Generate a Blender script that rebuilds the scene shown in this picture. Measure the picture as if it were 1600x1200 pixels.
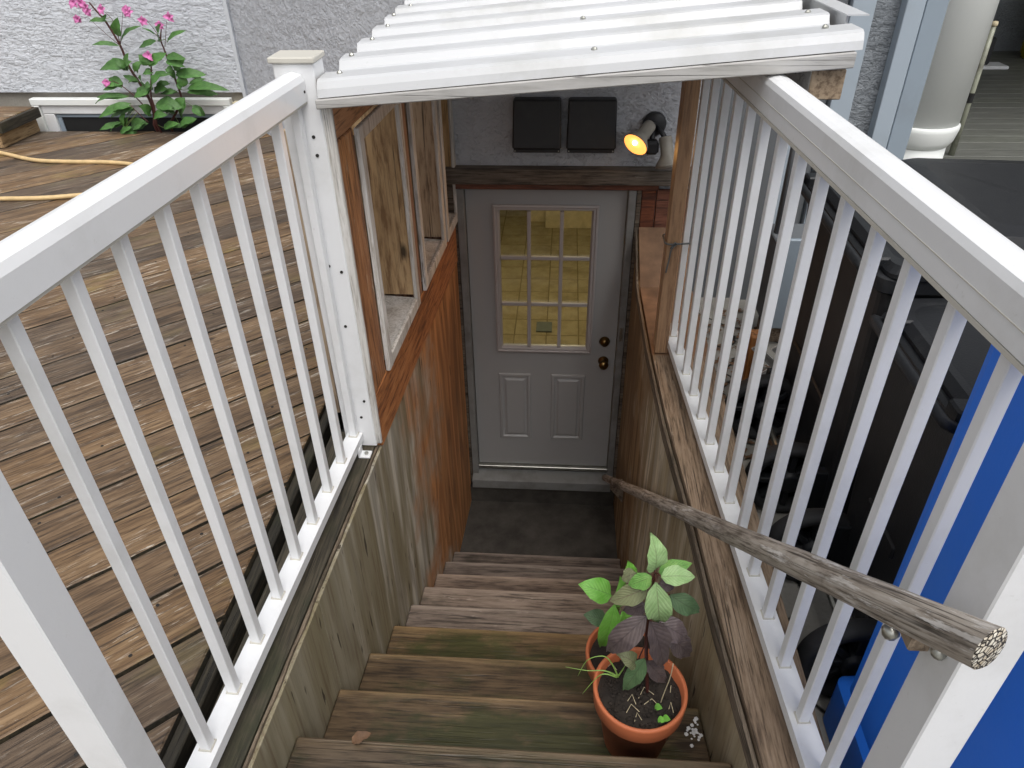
import bpy, bmesh, math, random
from mathutils import Vector, Matrix, noise as mnoise
R = math.radians
random.seed(7)
for o in list(bpy.data.objects): bpy.data.objects.remove(o)
scene = bpy.context.scene
COL = scene.collection
# ------------------------------------------------------------------ camera
cd = bpy.data.cameras.new('camera'); cam = bpy.data.objects.new('camera', cd); COL.objects.link(cam)
cd.sensor_fit = 'HORIZONTAL'; cd.sensor_width = 36.0; cd.lens = 1134.5/1600*36; cd.clip_start = 0.05; cd.clip_end = 600
CR = [[0.99756, 0.068065, -0.015528], [-0.026078, 0.56961, 0.821501], [0.064761, -0.819092, 0.569995]]
cam.matrix_world = Matrix.Translation((.1036, -3.9729, 3.4601)) @ Matrix(CR).transposed().to_4x4()
scene.camera = cam
# ------------------------------------------------------------------ sky (bright overcast)
w = bpy.data.worlds.new('World'); scene.world = w; w.use_nodes = True
nt = w.node_tree; bg = nt.nodes['Background']
sky = nt.nodes.new('ShaderNodeTexSky'); sky.sky_type = 'NISHITA'; sky.sun_disc = False
SUN_EL, SUN_AZ = 62, 160          # azimuth clockwise from +Y, degrees
sky.sun_elevation = R(SUN_EL); sky.sun_rotation = R(SUN_AZ); sky.dust_density = 6; sky.air_density = 1.0; sky.ozone_density = 1.0
hs = nt.nodes.new('ShaderNodeHueSaturation'); hs.inputs['Saturation'].default_value = .22
nt.links.new(sky.outputs[0], hs.inputs['Color']); nt.links.new(hs.outputs[0], bg.inputs['Color'])
bg.inputs['Strength'].default_value = .15
sd = bpy.data.lights.new('sun', 'SUN'); sd.energy = .58; sd.angle = R(45); sd.color = (1, .98, .955)
sun = bpy.data.objects.new('sun', sd); COL.objects.link(sun)
dv = Vector((math.sin(R(SUN_AZ))*math.cos(R(SUN_EL)), math.cos(R(SUN_AZ))*math.cos(R(SUN_EL)), math.sin(R(SUN_EL))))
sun.rotation_euler = dv.to_track_quat('Z', 'Y').to_euler()
scene.view_settings.view_transform = 'Standard'; scene.view_settings.look = 'None'
scene.view_settings.exposure = 0.24; scene.view_settings.gamma = 1
try: scene.view_settings.use_curve_mapping = False
except Exception: pass
scene.render.engine = 'CYCLES'
# ------------------------------------------------------------------ materials
class G:
    def __init__(s, name):
        s.m = bpy.data.materials.new(name); s.m.use_nodes = True; s.t = s.m.node_tree; s.n = s.t.nodes
        s.b = s.n['Principled BSDF']
    def node(s, ty, **kw):
        n = s.n.new(ty)
        for k, v in kw.items():
            if hasattr(n, k) and k not in n.inputs: setattr(n, k, v)
            else: n.inputs[k].default_value = v
        return n
    def link(s, a, b): s.t.links.new(a, b)
    def math(s, op, a, b=None, clamp=False):
        n = s.n.new('ShaderNodeMath'); n.operation = op; n.use_clamp = clamp
        for i, v in enumerate((a, b)):
            if v is None: continue
            if isinstance(v, (int, float)): n.inputs[i].default_value = v
            else: s.link(v, n.inputs[i])
        return n.outputs[0]
    def coords(s, scale=(1, 1, 1), rand=True, uv=False):
        tc = s.n.new('ShaderNodeTexCoord'); src = tc.outputs['UV' if uv else 'Object']
        if rand:
            oi = s.n.new('ShaderNodeObjectInfo'); mu = s.n.new('ShaderNodeVectorMath'); mu.operation = 'MULTIPLY_ADD'
            cb = s.n.new('ShaderNodeCombineXYZ')
            for i, k in enumerate((41.0, 67.0, 23.0)): s.link(s.math('MULTIPLY', oi.outputs['Random'], k), cb.inputs[i])
            mu.inputs[1].default_value = (1, 1, 1); s.link(src, mu.inputs[0]); s.link(cb.outputs[0], mu.inputs[2]); src = mu.outputs[0]
        mp = s.n.new('ShaderNodeMapping'); mp.inputs['Scale'].default_value = scale; s.link(src, mp.inputs['Vector']); return mp.outputs[0]
    def noise(s, vec, scale, detail=5, rough=.6, dist=0):
        n = s.node('ShaderNodeTexNoise'); s.link(vec, n.inputs['Vector']); n.inputs['Scale'].default_value = scale
        n.inputs['Detail'].default_value = detail; n.inputs['Roughness'].default_value = rough; n.inputs['Distortion'].default_value = dist
        return n.outputs['Fac']
    def ramp(s, fac, stops, interp='LINEAR'):
        n = s.n.new('ShaderNodeValToRGB'); n.color_ramp.interpolation = interp; e = n.color_ramp.elements
        while len(e) < len(stops): e.new(.5)
        for el, (p, c) in zip(e, stops):
            el.position = p; el.color = (c, c, c, 1) if isinstance(c, (int, float)) else (*c, 1)
        s.link(fac, n.inputs[0]); return n.outputs[0]
    def mix(s, fac, a, b, mode='MIX'):
        n = s.n.new('ShaderNodeMix'); n.data_type = 'RGBA'; n.blend_type = mode
        for v, i in ((fac, n.inputs[0]), (a, n.inputs[6]), (b, n.inputs[7])):
            if isinstance(v, (int, float)): i.default_value = v
            elif isinstance(v, tuple): i.default_value = (*v, 1)
            else: s.link(v, i)
        return n.outputs[2]
    def col(s, c): 
        if isinstance(c, tuple): s.b.inputs['Base Color'].default_value = (*c, 1)
        else: s.link(c, s.b.inputs['Base Color'])
    def rough(s, v):
        if isinstance(v, (int, float)): s.b.inputs['Roughness'].default_value = v
        else: s.link(v, s.b.inputs['Roughness'])
    def bump(s, h, dist=.004, strength=1.0):
        n = s.n.new('ShaderNodeBump'); n.inputs['Distance'].default_value = dist; n.inputs['Strength'].default_value = strength
        s.link(h, n.inputs['Height']); s.link(n.outputs[0], s.b.inputs['Normal'])
    def rnd(s, lo, hi):
        oi = s.n.new('ShaderNodeObjectInfo'); return s.math('ADD', s.math('MULTIPLY', oi.outputs['Random'], hi-lo), lo)

AX = {'x': lambda a, b: (a, b, b), 'y': lambda a, b: (b, a, b), 'z': lambda a, b: (b, b, a)}
def wood(name, dark, mid, light, flake, flake_at=.62, patch=(.05, .045, .02), patch_at=.6, patch_amt=.7, axis='x', rough=.75, across=16, knots=True, var=.35, bump=.003, fl_amt=.85, nose=None, grey=.0):
    g = G(name); s = AX[axis]
    n1 = g.noise(g.coords(s(.30, across)), 1.0, 4, .5)                 # broad straight grain bands
    n2 = g.noise(g.coords(s(7.0, across*8)), 1.0, 5, .65)              # fibres
    n3 = g.noise(g.coords(s(1.3, 3.0)), 1.3, 5, .62)
    nf = g.noise(g.coords(s(5.5, across*3.6)), 1.0, 6, .72)             # worn flakes
    nm = g.noise(g.coords(s(3.4, across*2.6)), 1.0, 6, .68, .15)
    gm = g.math('ADD', g.math('MULTIPLY', n1, .18), g.math('ADD', g.math('MULTIPLY', n2, .32), g.math('ADD', g.math('MULTIPLY', nm, .30), g.math('MULTIPLY', n3, .20))))
    c = g.ramp(gm, [(.405, dark), (.50, mid), (.60, light)])
    c = g.mix(g.ramp(n2, [(.36, .7), (.46, 0)]), c, dark)
    nc = g.noise(g.coords(s(.35, across*3.2)), 1.0, 2, .5)
    crack = g.math('MULTIPLY', g.ramp(g.math('ABSOLUTE', g.math('SUBTRACT', nc, .5)), [(.004, 1), (.016, 0)]), g.ramp(n3, [(.46, 0), (.56, 1)]))
    c = g.mix(g.math('MULTIPLY', crack, .85), c, tuple(v*.35 for v in dark))
    fm = g.math('MULTIPLY', g.ramp(nf, [(flake_at, 0), (flake_at+.05, 1)]), g.ramp(n3, [(.40, .05), (.60, 1)]))
    c = g.mix(g.math('MULTIPLY', fm, fl_amt), c, flake)
    np_ = g.noise(g.coords(s(.9, 1.4)), 2.0, 6, .68)
    c = g.mix(g.math('MULTIPLY', g.ramp(np_, [(patch_at, 0), (patch_at+.10, 1)]), patch_amt), c, g.mix(g.ramp(gm, [(.4, 0), (.6, 1)]), tuple(v*.6 for v in patch), tuple(v*1.35 for v in patch)))
    if nose is not None:                                                # foot-worn leading edge
        tc = g.n.new('ShaderNodeTexCoord'); sp = g.n.new('ShaderNodeSeparateXYZ'); g.link(tc.outputs['Object'], sp.inputs[0])
        wv = g.math('ADD', sp.outputs['Y'], g.math('MULTIPLY', g.math('SUBTRACT', nf, .5), .07))
        c = g.mix(g.math('MULTIPLY', g.ramp(wv, [(.118, 0), (.156, 1)]), .62), c, nose)
    if knots:
        v = g.node('ShaderNodeTexVoronoi', feature='F1'); g.link(g.coords(s(2.1, 5.2)), v.inputs['Vector']); v.inputs['Scale'].default_value = 1.0
        wb = g.math('ADD', v.outputs['Distance'], g.math('MULTIPLY', g.math('SUBTRACT', n2, .5), .12))
        c = g.mix(g.ramp(wb, [(.05, .9), (.11, 0)]), c, (.022, .014, .009))
    hv = g.node('ShaderNodeHueSaturation'); g.link(c, hv.inputs['Color']); g.link(g.rnd(1-var, 1+var), hv.inputs['Value']); g.link(g.rnd(.70-grey, 1.08-grey), hv.inputs['Saturation'])
    g.col(hv.outputs[0]); g.rough(g.math('SUBTRACT', rough+.1, g.math('MULTIPLY', np_, .25)))
    h = g.math('SUBTRACT', g.math('ADD', g.math('MULTIPLY', n1, .3), g.math('ADD', g.math('MULTIPLY', n2, .6), g.math('MULTIPLY', fm, .25))), crack)
    g.bump(h, bump*.8, .8); return g.m
def ply(name, axis, ring, weather_y, stain, stain2, grey, low, dark, lowz=.9, k=30):
    """rotary-cut plywood: growth-ring contours; weathered grey where it stands out in the rain"""
    g = G(name); s = AX[axis]
    tc = g.n.new('ShaderNodeTexCoord'); sp = g.n.new('ShaderNodeSeparateXYZ'); g.link(tc.outputs['Object'], sp.inputs[0])
    n0 = g.noise(g.coords(s(.38, 3.0)), 1.0, 2.0, .5, .1)
    rings = g.math('ADD', g.math('MULTIPLY', g.math('SINE', g.math('MULTIPLY', n0, k*2)), .5), .5)
    fib = g.noise(g.coords(s(3, 75)), 1.0, 4, .65)
    big = g.noise(g.coords((1, 1, 1)), 1.9, 5, .6)
    st = g.noise(g.coords(s(.8, 9)), 1.0, 5, .6, .3)
    c1 = g.mix(g.ramp(rings, [(.25, 0), (.75, 1)]), stain2, stain)
    c1 = g.mix(g.ramp(st, [(.45, .0), (.70, .6)]), c1, dark)
    c2 = g.mix(g.ramp(rings, [(.2, 0), (.8, 1)]), grey, tuple(v*.62 for v in grey))
    c2 = g.mix(g.ramp(st, [(.45, 0), (.62, .8)]), c2, low)
    m = g.math('ADD', g.math('MULTIPLY', g.math('SUBTRACT', weather_y, sp.outputs['Y']), 1.1), g.math('MULTIPLY', g.math('SUBTRACT', big, .5), 2.6))
    c = g.mix(g.ramp(m, [(.05, 0), (.6, 1)]), c1, c2)
    # algae on the outer, low part
    ml = g.math('ADD', g.math('MULTIPLY', g.math('SUBTRACT', weather_y-.55, sp.outputs['Y']), .8), g.math('MULTIPLY', g.math('SUBTRACT', st, .5), 2.2))
    c = g.mix(g.math('MULTIPLY', g.ramp(ml, [(0, 0), (.6, 1)]), .75), c, low)
    pk = g.noise(g.coords(s(5, 38)), 1.0, 2, .5)
    pick = g.ramp(pk, [(.69, 0), (.73, 1)])
    c = g.mix(g.math('MULTIPLY', pick, .85), c, (.03, .02, .012))
    c = g.mix(g.ramp(fib, [(.3, .5), (.5, 0)]), c, dark)
    g.col(c); g.rough(.78)
    g.bump(g.math('SUBTRACT', g.math('ADD', g.math('MULTIPLY', rings, .45), g.math('MULTIPLY', fib, .6)), pick), .0028, .9)
    return g.m
def paint(name, c, rough=.4, dirt=(.35, .33, .28), amt=.25, scale=3.0, bump=.0006, spots=False, at=.55):
    g = G(name); n = g.noise(g.coords((1, 1, 1)), scale, 6, .65); f = g.noise(g.coords((1, 1, 1)), scale*22, 3, .6)
    k = g.math('MULTIPLY', g.ramp(n, [(at, 0), (at+.25, 1)]), amt)
    cc = g.mix(k, c, dirt)
    if spots: cc = g.mix(g.math('MULTIPLY', g.ramp(f, [(.68, 0), (.74, 1)]), .22), cc, dirt)
    g.col(cc); g.rough(g.math('ADD', g.math('MULTIPLY', n, .2), rough-.1)); g.bump(f, bump, .6); return g.m
def stucco(name, c, c2, sc=1.0, horiz=2.8, lines=.20):
    g = G(name)
    n = g.noise(g.coords((3.4*sc, 3.4*sc, 3.4*horiz*sc), False), 1.0, 5, .6, .3)
    n2 = g.noise(g.coords((13*sc, 13*sc, 13*horiz*.7*sc), False), 1.0, 4, .6, .4)
    t = g.math('MULTIPLY', g.math('FRACT', g.math('MULTIPLY', n, 6.0)), 1.0)       # overlapping trowel skips: slow rise, sharp drop
    gate = g.ramp(n2, [(.40, 0), (.50, 1)])
    edge = g.math('MULTIPLY', g.ramp(t, [(.0, 1), (.13, .0)]), gate)
    fine = g.noise(g.coords((70, 70, 70), False), 1.0, 4, .6)
    big = g.noise(g.coords((.9, .9, .9), False), 1.0, 4, .6)
    cc = g.mix(g.ramp(big, [(.4, 0), (.7, 1)]), c, c2)
    cc = g.mix(g.math('MULTIPLY', edge, lines), cc, tuple(v*.45 for v in c))  # groove shadow put into the colour along the skip edges
    g.col(cc); g.rough(.85)
    h = g.math('ADD', g.math('MULTIPLY', g.math('MULTIPLY', t, gate), .8), g.math('ADD', g.math('MULTIPLY', n2, .5), g.math('MULTIPLY', fine, .12)))
    g.bump(h, .0085, 1.0); return g.m
def concrete(name, c, c2, cracks=True, sc=1.0):
    g = G(name); n = g.noise(g.coords((1, 1, 1), False), 2.6*sc, 8, .65); f = g.noise(g.coords((1, 1, 1), False), 60*sc, 4, .7)
    cc = g.mix(g.ramp(n, [(.35, 0), (.68, 1)]), c, c2)
    cc = g.mix(g.ramp(f, [(.3, .5), (.5, 0)]), cc, tuple(v*.6 for v in c2)); h = g.math('ADD', g.math('MULTIPLY', f, .4), n)
    if cracks:
        v = g.node('ShaderNodeTexVoronoi', feature='DISTANCE_TO_EDGE')
        wob = g.node('ShaderNodeTexNoise'); wob.inputs['Scale'].default_value = 5; wob.inputs['Detail'].default_value = 5
        co = g.coords((1, 1, 1), False); g.link(co, wob.inputs['Vector'])
        mx = g.node('ShaderNodeMix', data_type='VECTOR'); mx.inputs[0].default_value = .12; g.link(co, mx.inputs[4]); g.link(wob.outputs['Color'], mx.inputs[5])
        g.link(mx.outputs[1], v.inputs['Vector']); v.inputs['Scale'].default_value = 2.6
        cr = g.ramp(v.outputs['Distance'], [(.008, 1), (.022, 0)]); cc = g.mix(cr, cc, (.015, .013, .01)); h = g.math('SUBTRACT', h, g.math('MULTIPLY', cr, 2.0))
    g.col(cc); g.rough(.9); g.bump(h, .004, .7); return g.m
def plain(name, c, rough=.5, metal=0, n=.15, sc=14, bump=.0004):
    g = G(name); x = g.noise(g.coords((1, 1, 1)), sc, 5, .6)
    g.col(g.mix(g.ramp(x, [(.3, 0), (.7, 1)]), tuple(v*(1-n) for v in c), tuple(min(1, v*(1+n)) for v in c)))
    g.rough(rough); g.b.inputs['Metallic'].default_value = metal; g.bump(x, bump, .5); return g.m
def emit(name, c, s, base=(.8, .8, .8)):
    g = G(name); g.col(base); g.b.inputs['Emission Color'].default_value = (*c, 1); g.b.inputs['Emission Strength'].default_value = s; return g.m
def glass(name):
    g = G(name); tr = g.n.new('ShaderNodeBsdfTransparent'); tr.inputs[0].default_value = (.93, .95, .93, 1)
    gl = g.n.new('ShaderNodeBsdfGlossy'); gl.inputs['Roughness'].default_value = .03
    fr = g.n.new('ShaderNodeFresnel'); fr.inputs['IOR'].default_value = 1.45; mx = g.n.new('ShaderNodeMixShader')
    g.link(fr.outputs[0], mx.inputs[0]); g.link(tr.outputs[0], mx.inputs[1]); g.link(gl.outputs[0], mx.inputs[2])
    g.link(mx.outputs[0], g.n['Material Output'].inputs['Surface']); return g.m
def leafmat(name, c, c2, vein, rough=.55, back=.0):
    g = G(name); tc = g.n.new('ShaderNodeTexCoord'); sp = g.n.new('ShaderNodeSeparateXYZ'); g.link(tc.outputs['UV'], sp.inputs[0])
    u, v = sp.outputs[0], sp.outputs[1]; av = g.math('ABSOLUTE', g.math('SUBTRACT', v, .5))
    mid = g.ramp(av, [(.012, 1), (.035, 0)])
    ph = g.math('SUBTRACT', g.math('MULTIPLY', u, 9.0), g.math('MULTIPLY', av, 6.0))
    fr = g.math('ABSOLUTE', g.math('SUBTRACT', g.math('FRACT', ph), .5))
    side = g.math('MULTIPLY', g.ramp(fr, [(.03, 1), (.10, 0)]), .7)
    vm = g.math('MAXIMUM', mid, side)
    n = g.noise(g.coords((1, 1, 1)), 30, 4, .6); cc = g.mix(g.ramp(n, [(.35, 0), (.65, 1)]), c, c2)
    cc = g.mix(g.math('MULTIPLY', vm, .5), cc, vein)
    hv = g.node('ShaderNodeHueSaturation'); g.link(cc, hv.inputs['Color']); g.link(g.rnd(.78, 1.2), hv.inputs['Value']); g.col(hv.outputs[0])
    g.rough(rough); g.bump(g.math('ADD', g.math('MULTIPLY', fr, .8), g.math('MULTIPLY', n, .2)), .0025, .8)
    g.b.inputs['Transmission Weight'].default_value = 0; return g.m
M = {}
M['deck'] = wood('deck_wood', (.036, .023, .014), (.130, .084, .049), (.235, .165, .103), (.50, .45, .38), .575, (.175, .130, .052), .55, .65, 'x', .60, 14, var=.38, grey=-.15)
M['tread'] = wood('tread_wood', (.022, .015, .009), (.082, .056, .033), (.15, .108, .066), (.28, .21, .14), .64, (.032, .035, .013), .485, .88, 'x', .5, 12, var=.34, nose=(.25, .175, .10), grey=-.18)
M['tread_far'] = wood('tread_wood_dry', (.055, .040, .031), (.155, .116, .090), (.25, .195, .155), (.34, .28, .23), .62, (.05, .042, .028), .57, .75, 'x', .7, 9, var=.24, nose=(.38, .30, .24))
M['cap_l'] = wood('mossy_cap', (.018, .014, .008), (.058, .046, .024), (.105, .082, .046), (.14, .10, .05), .68, (.030, .034, .010), .48, .8, 'y', .7, 16, knots=False, var=.1)
M['cap_r'] = wood('cap_wood', (.07, .046, .030), (.24, .172, .115), (.36, .275, .20), (.46, .38, .29), .62, (.05, .03, .02), .62, .6, 'y', .75, 13, var=.12)
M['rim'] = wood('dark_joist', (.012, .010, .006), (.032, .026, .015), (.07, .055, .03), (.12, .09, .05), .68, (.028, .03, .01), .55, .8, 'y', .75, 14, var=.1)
M['ply_l'] = ply('left_plywood', 'z', 12, -.85, (.58, .27, .10), (.40, .175, .062), (.56, .53, .45), (.21, .178, .10), (.10, .052, .026))
M['ply_r'] = ply('right_plywood', 'z', 12, -.75, (.40, .27, .14), (.25, .16, .075), (.70, .63, .49), (.34, .27, .155), (.09, .055, .028))
M['cedar'] = wood('stained_board', (.13, .045, .018), (.38, .150, .052), (.50, .23, .09), (.44, .30, .19), .70, (.10, .05, .025), .58, .7, 'y', .6, 9, var=.15)
M['cedar_z'] = wood('stained_upright', (.12, .045, .018), (.34, .145, .055), (.46, .22, .095), (.50, .43, .34), .60, (.40, .33, .25), .60, .7, 'z', .6, 9, var=.15)
M['backing'] = wood('backing_plywood', (.24, .14, .065), (.50, .34, .175), (.58, .42, .235), (.6, .46, .28), .68, (.12, .06, .025), .62, .5, 'z', .65, 8, var=.12)
M['oldtrim'] = wood('faded_white_trim', (.36, .33, .29), (.60, .58, .54), (.70, .69, .66), (.78, .77, .75), .52, (.25, .2, .15), .60, .6, 'z', .7, 14, knots=False, var=.08, bump=.0015)
M['beam'] = wood('grey_beam', (.04, .03, .02), (.14, .108, .076), (.22, .18, .135), (.26, .24, .20), .62, (.04, .03, .02), .56, .7, 'x', .8, 14, var=.1)
M['redtrim'] = wood('red_trim', (.07, .022, .012), (.19, .060, .028), (.26, .09, .045), (.3, .15, .09), .7, (.06, .03, .02), .55, .7, 'x', .7, 10, var=.1)
M['post'] = wood('amber_post', (.28, .120, .026), (.42, .195, .045), (.48, .235, .06), (.48, .25, .08), .75, (.2, .09, .03), .65, .4, 'z', .5, 10, knots=False, var=.02, bump=.0008)
M['log'] = wood('driftwood', (.10, .08, .062), (.38, .335, .285), (.54, .50, .45), (.80, .78, .75), .555, (.10, .075, .055), .53, .8, 'x', .8, 15, knots=True, var=.02, bump=.004)
M['fascia'] = wood('worn_fascia', (.34, .33, .31), (.43, .42, .40), (.50, .49, .47), (.55, .54, .52), .66, (.30, .28, .25), .58, .5, 'x', .7, 10, knots=False, var=.02, bump=.001)
M['edgewood'] = wood('split_edge', (.05, .034, .02), (.16, .115, .07), (.25, .19, .125), (.34, .27, .19), .62, (.05, .04, .02), .52, .8, 'y', .8, 14, knots=False, var=.1)
M['rawend'] = wood('raw_wood', (.16, .10, .05), (.36, .25, .14), (.45, .33, .2), (.5, .4, .27), .66, (.2, .1, .05), .6, .6, 'y', .8, 9, var=.05)
M['white'] = paint('white_rail_paint', (.79, .80, .81), .38, (.50, .50, .47), .42, 3.0, .0006, True, .5)
M['sheet'] = paint('white_sheet', (.57, .58, .59), .36, (.40, .40, .37), .7, 2.6, .0006, True, .48)
M['lip'] = paint('dirty_seam', (.55, .53, .47), .6, (.3, .27, .2), .5, 8)
M['door'] = paint('grey_door_paint', (.36, .362, .362), .45, (.28, .275, .265), .4, 2.5)
M['muntin'] = paint('mauve_trim', (.40, .375, .37), .45, (.35, .31, .3), .4, 4)
M['jamb'] = paint('jamb_paint', (.24, .245, .24), .5, (.12, .11, .1), .7, 5, at=.45)
M['stucco'] = stucco('house_stucco', (.64, .672, .72), (.60, .63, .68), 1.5)
M['stucco_b'] = stucco('wing_stucco', (.58, .60, .64), (.53, .55, .59), 2.1, 1.6)
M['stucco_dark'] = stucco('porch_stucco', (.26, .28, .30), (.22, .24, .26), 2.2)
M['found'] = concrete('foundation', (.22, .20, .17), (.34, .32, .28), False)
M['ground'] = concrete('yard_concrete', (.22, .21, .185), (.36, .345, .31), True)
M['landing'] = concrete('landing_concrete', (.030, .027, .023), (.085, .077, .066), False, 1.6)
M['black'] = paint('black_plastic', (.014, .015, .017), .42, (.10, .10, .10), .28, 9, .0012, True, .56)
M['black'].node_tree.nodes['Principled BSDF'].inputs['Specular IOR Level'].default_value = .3
M['blackbox'] = paint('black_cover', (.020, .021, .024), .5, (.07, .07, .07), .3, 6)
M['tyre'] = plain('tyre', (.018, .018, .019), .7)
M['blue'] = paint('blue_plastic', (.030, .20, .82), .42, (.07, .27, .82), .5, 3, .001)
M['blue'].node_tree.nodes['Principled BSDF'].inputs['Specular IOR Level'].default_value = .25
M['ledge'] = plain('ledge_plywood', (.20, .115, .065), .8, 0, .45, 7)
M['bead'] = paint('corner_bead', (.60, .63, .67), .7, (.45, .47, .5), .4, 5)
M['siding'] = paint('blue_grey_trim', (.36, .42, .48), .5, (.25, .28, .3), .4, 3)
M['siding_shade'] = paint('painted_shade_board', (.13, .14, .15), .6, (.08, .08, .08), .5, 4)  # canopy shade put into the colour of wall, boards and box
M['underdeck'] = concrete('underdeck_shade', (.02, .016, .012), (.05, .04, .03), False, 3)  # shade below the boards put into this near-black colour
M['siding2'] = paint('blue_grey_board', (.27, .325, .38), .5, (.2, .22, .24), .4, 3)
M['column'] = paint('white_column', (.80, .82, .80), .4, (.6, .62, .6), .3, 2)
M['porch'] = wood('porch_paint', (.09, .095, .08), (.125, .13, .112), (.15, .155, .135), (.17, .17, .155), .7, (.13, .13, .10), .6, .5, 'x', .6, 8, knots=False, var=.06, bump=.0008)
M['yellow'] = plain('yellow_plastic', (.75, .62, .03), .4)
M['metal'] = plain('dull_metal', (.42, .42, .38), .35, .9)
M['pole'] = paint('worn_pole', (.30, .31, .24), .45, (.06, .05, .04), .9, 6, at=.45)
M['brass'] = plain('dark_brass', (.20, .13, .05), .28, 1.0)
M['dark'] = plain('dark_void', (.012, .012, .012), .9)
M['hole'] = plain('nail_hole', (.02, .018, .016), .8)
M['terra'] = paint('terracotta', (.52, .150, .060), .62, (.35, .12, .06), .6, 5, .001)
M['soil'] = concrete('soil', (.012, .009, .007), (.040, .030, .022), False, 6)
M['hose'] = plain('tan_hose', (.64, .46, .23), .5)
M['fl_hat'] = plain('lamp_body', (.30, .28, .24), .5)
M['lens'] = emit('lit_lens', (1.0, .36, .07), 1.7, (.9, .6, .3))
M['bulb'] = emit('bulb', (1.0, .72, .32), 30)
M['lens_off'] = plain('lamp_glass', (.35, .34, .31), .15)
M['glass'] = glass('pane_glass')
M['tile'] = paint('vinyl_tile', (.44, .385, .255), .42, (.27, .225, .13), .9, 6, .0006, at=.42)
M['grout'] = plain('grout', (.22, .18, .10), .7)
M['roomwall'] = plain('room_wall', (.55, .52, .45), .8)
M['roomgrey'] = plain('grey_blue_paint', (.16, .19, .19), .6)
M['cream'] = plain('cream_board', (.62, .55, .38), .6)
M['cord'] = plain('grey_cord', (.13, .14, .14), .8)
M['litter'] = plain('dry_leaf', (.16, .09, .05), .8, 0, .4)
M['shell'] = paint('white_flake', (.75, .75, .76), .7, (.3, .3, .3), .6, 30)
M['L_p'] = leafmat('pale_leaf', (.27, .44, .17), (.36, .53, .24), (.13, .13, .06))
M['L_g'] = leafmat('green_leaf', (.12, .30, .06), (.20, .38, .09), (.09, .12, .04))
M['L_o'] = leafmat('olive_leaf', (.17, .19, .09), (.22, .24, .12), (.10, .05, .05))
M['L_k'] = leafmat('deep_leaf', (.075, .14, .06), (.11, .19, .085), (.05, .07, .035))
M['L_d'] = leafmat('bronze_leaf', (.095, .072, .072), (.15, .115, .108), (.040, .026, .028), .5)
M['L_b'] = leafmat('bright_leaf', (.16, .46, .05), (.24, .54, .10), (.11, .25, .05))
M['L_f'] = leafmat('balsam_leaf', (.050, .145, .028), (.085, .205, .045), (.06, .12, .03))
M['stem_r'] = plain('red_stem', (.075, .022, .018), .5)
M['stem_g'] = plain('green_stem', (.14, .20, .05), .5)
M['pink'] = plain('pink_petal', (.66, .20, .46), .55, 0, .3)
M['grass'] = plain('grass_blade', (.24, .40, .09), .5)
M['straw'] = plain('straw', (.50, .43, .28), .7)
# ------------------------------------------------------------------ mesh helpers
def thing(name, label, cat, loc=(0, 0, 0), group=None, kind=None):
    o = bpy.data.objects.new(name, None); COL.objects.link(o); o.location = loc; o.empty_display_size = .1
    tag(o, label, cat, group, kind); return o
def tag(o, label, cat, group=None, kind=None):
    if label: o['label'] = label
    if cat: o['category'] = cat
    if group: o['group'] = group
    if kind: o['kind'] = kind
    return o
def wmat(o):
    m = Matrix.LocRotScale(o.location, o.rotation_euler, o.scale)
    return wmat(o.parent) @ o.matrix_parent_inverse @ m if o.parent else m
def attach(o, parent):
    if parent is not None:
        o.parent = parent; o.matrix_parent_inverse = wmat(parent).inverted()
def obj(name, bm, mat, parent=None, frame=None, smooth=False, data=None):
    if data is None:
        bmesh.ops.recalc_face_normals(bm, faces=bm.faces)
        me = bpy.data.meshes.new(name); bm.to_mesh(me); bm.free()
        me.materials.append(M[mat])
        if smooth:
            for p in me.polygons: p.use_smooth = True
    else: me = data
    o = bpy.data.objects.new(name, me); COL.objects.link(o)
    if frame is not None:
        l, r, s = frame.decompose(); o.location = l; o.rotation_euler = r.to_euler(); o.scale = s
    attach(o, parent); return o
def NB(): return bmesh.new()
def hexa(bm, P, bev=0):
    """P: function of (a,b,c) in {0,1}^3 -> point"""
    v = {}
    for a in (0, 1):
        for b in (0, 1):
            for c in (0, 1): v[a, b, c] = bm.verts.new(P(a, b, c))
    fs = []
    for q in (((0,0,0),(0,1,0),(1,1,0),(1,0,0)), ((0,0,1),(1,0,1),(1,1,1),(0,1,1)), ((0,0,0),(1,0,0),(1,0,1),(0,0,1)),
              ((0,1,0),(0,1,1),(1,1,1),(1,1,0)), ((0,0,0),(0,0,1),(0,1,1),(0,1,0)), ((1,0,0),(1,1,0),(1,1,1),(1,0,1))):
        fs.append(bm.faces.new([v[k] for k in q]))
    if bev:
        es = list({e for f in fs for e in f.edges})
        bmesh.ops.bevel(bm, geom=es, offset=bev, segments=1, affect='EDGES', profile=.5)
    return bm
def box(x0, x1, y0, y1, z0, z1, bev=0, bm=None):
    return hexa(bm or NB(), lambda a, b, c: ((x0, x1)[a], (y0, y1)[b], (z0, z1)[c]), bev)
def prism(poly, z0, z1, bm=None, bev=0):
    bm = bm or NB(); lo = [bm.verts.new((x, y, z0)) for x, y in poly]; hi = [bm.verts.new((x, y, z1)) for x, y in poly]; n = len(poly)
    fs = [bm.faces.new(hi), bm.faces.new(lo[::-1])] + [bm.faces.new((lo[i], lo[(i+1) % n], hi[(i+1) % n], hi[i])) for i in range(n)]
    if bev: bmesh.ops.bevel(bm, geom=list(fs[0].edges), offset=bev, segments=1, affect='EDGES', profile=.5)
    return bm
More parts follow.
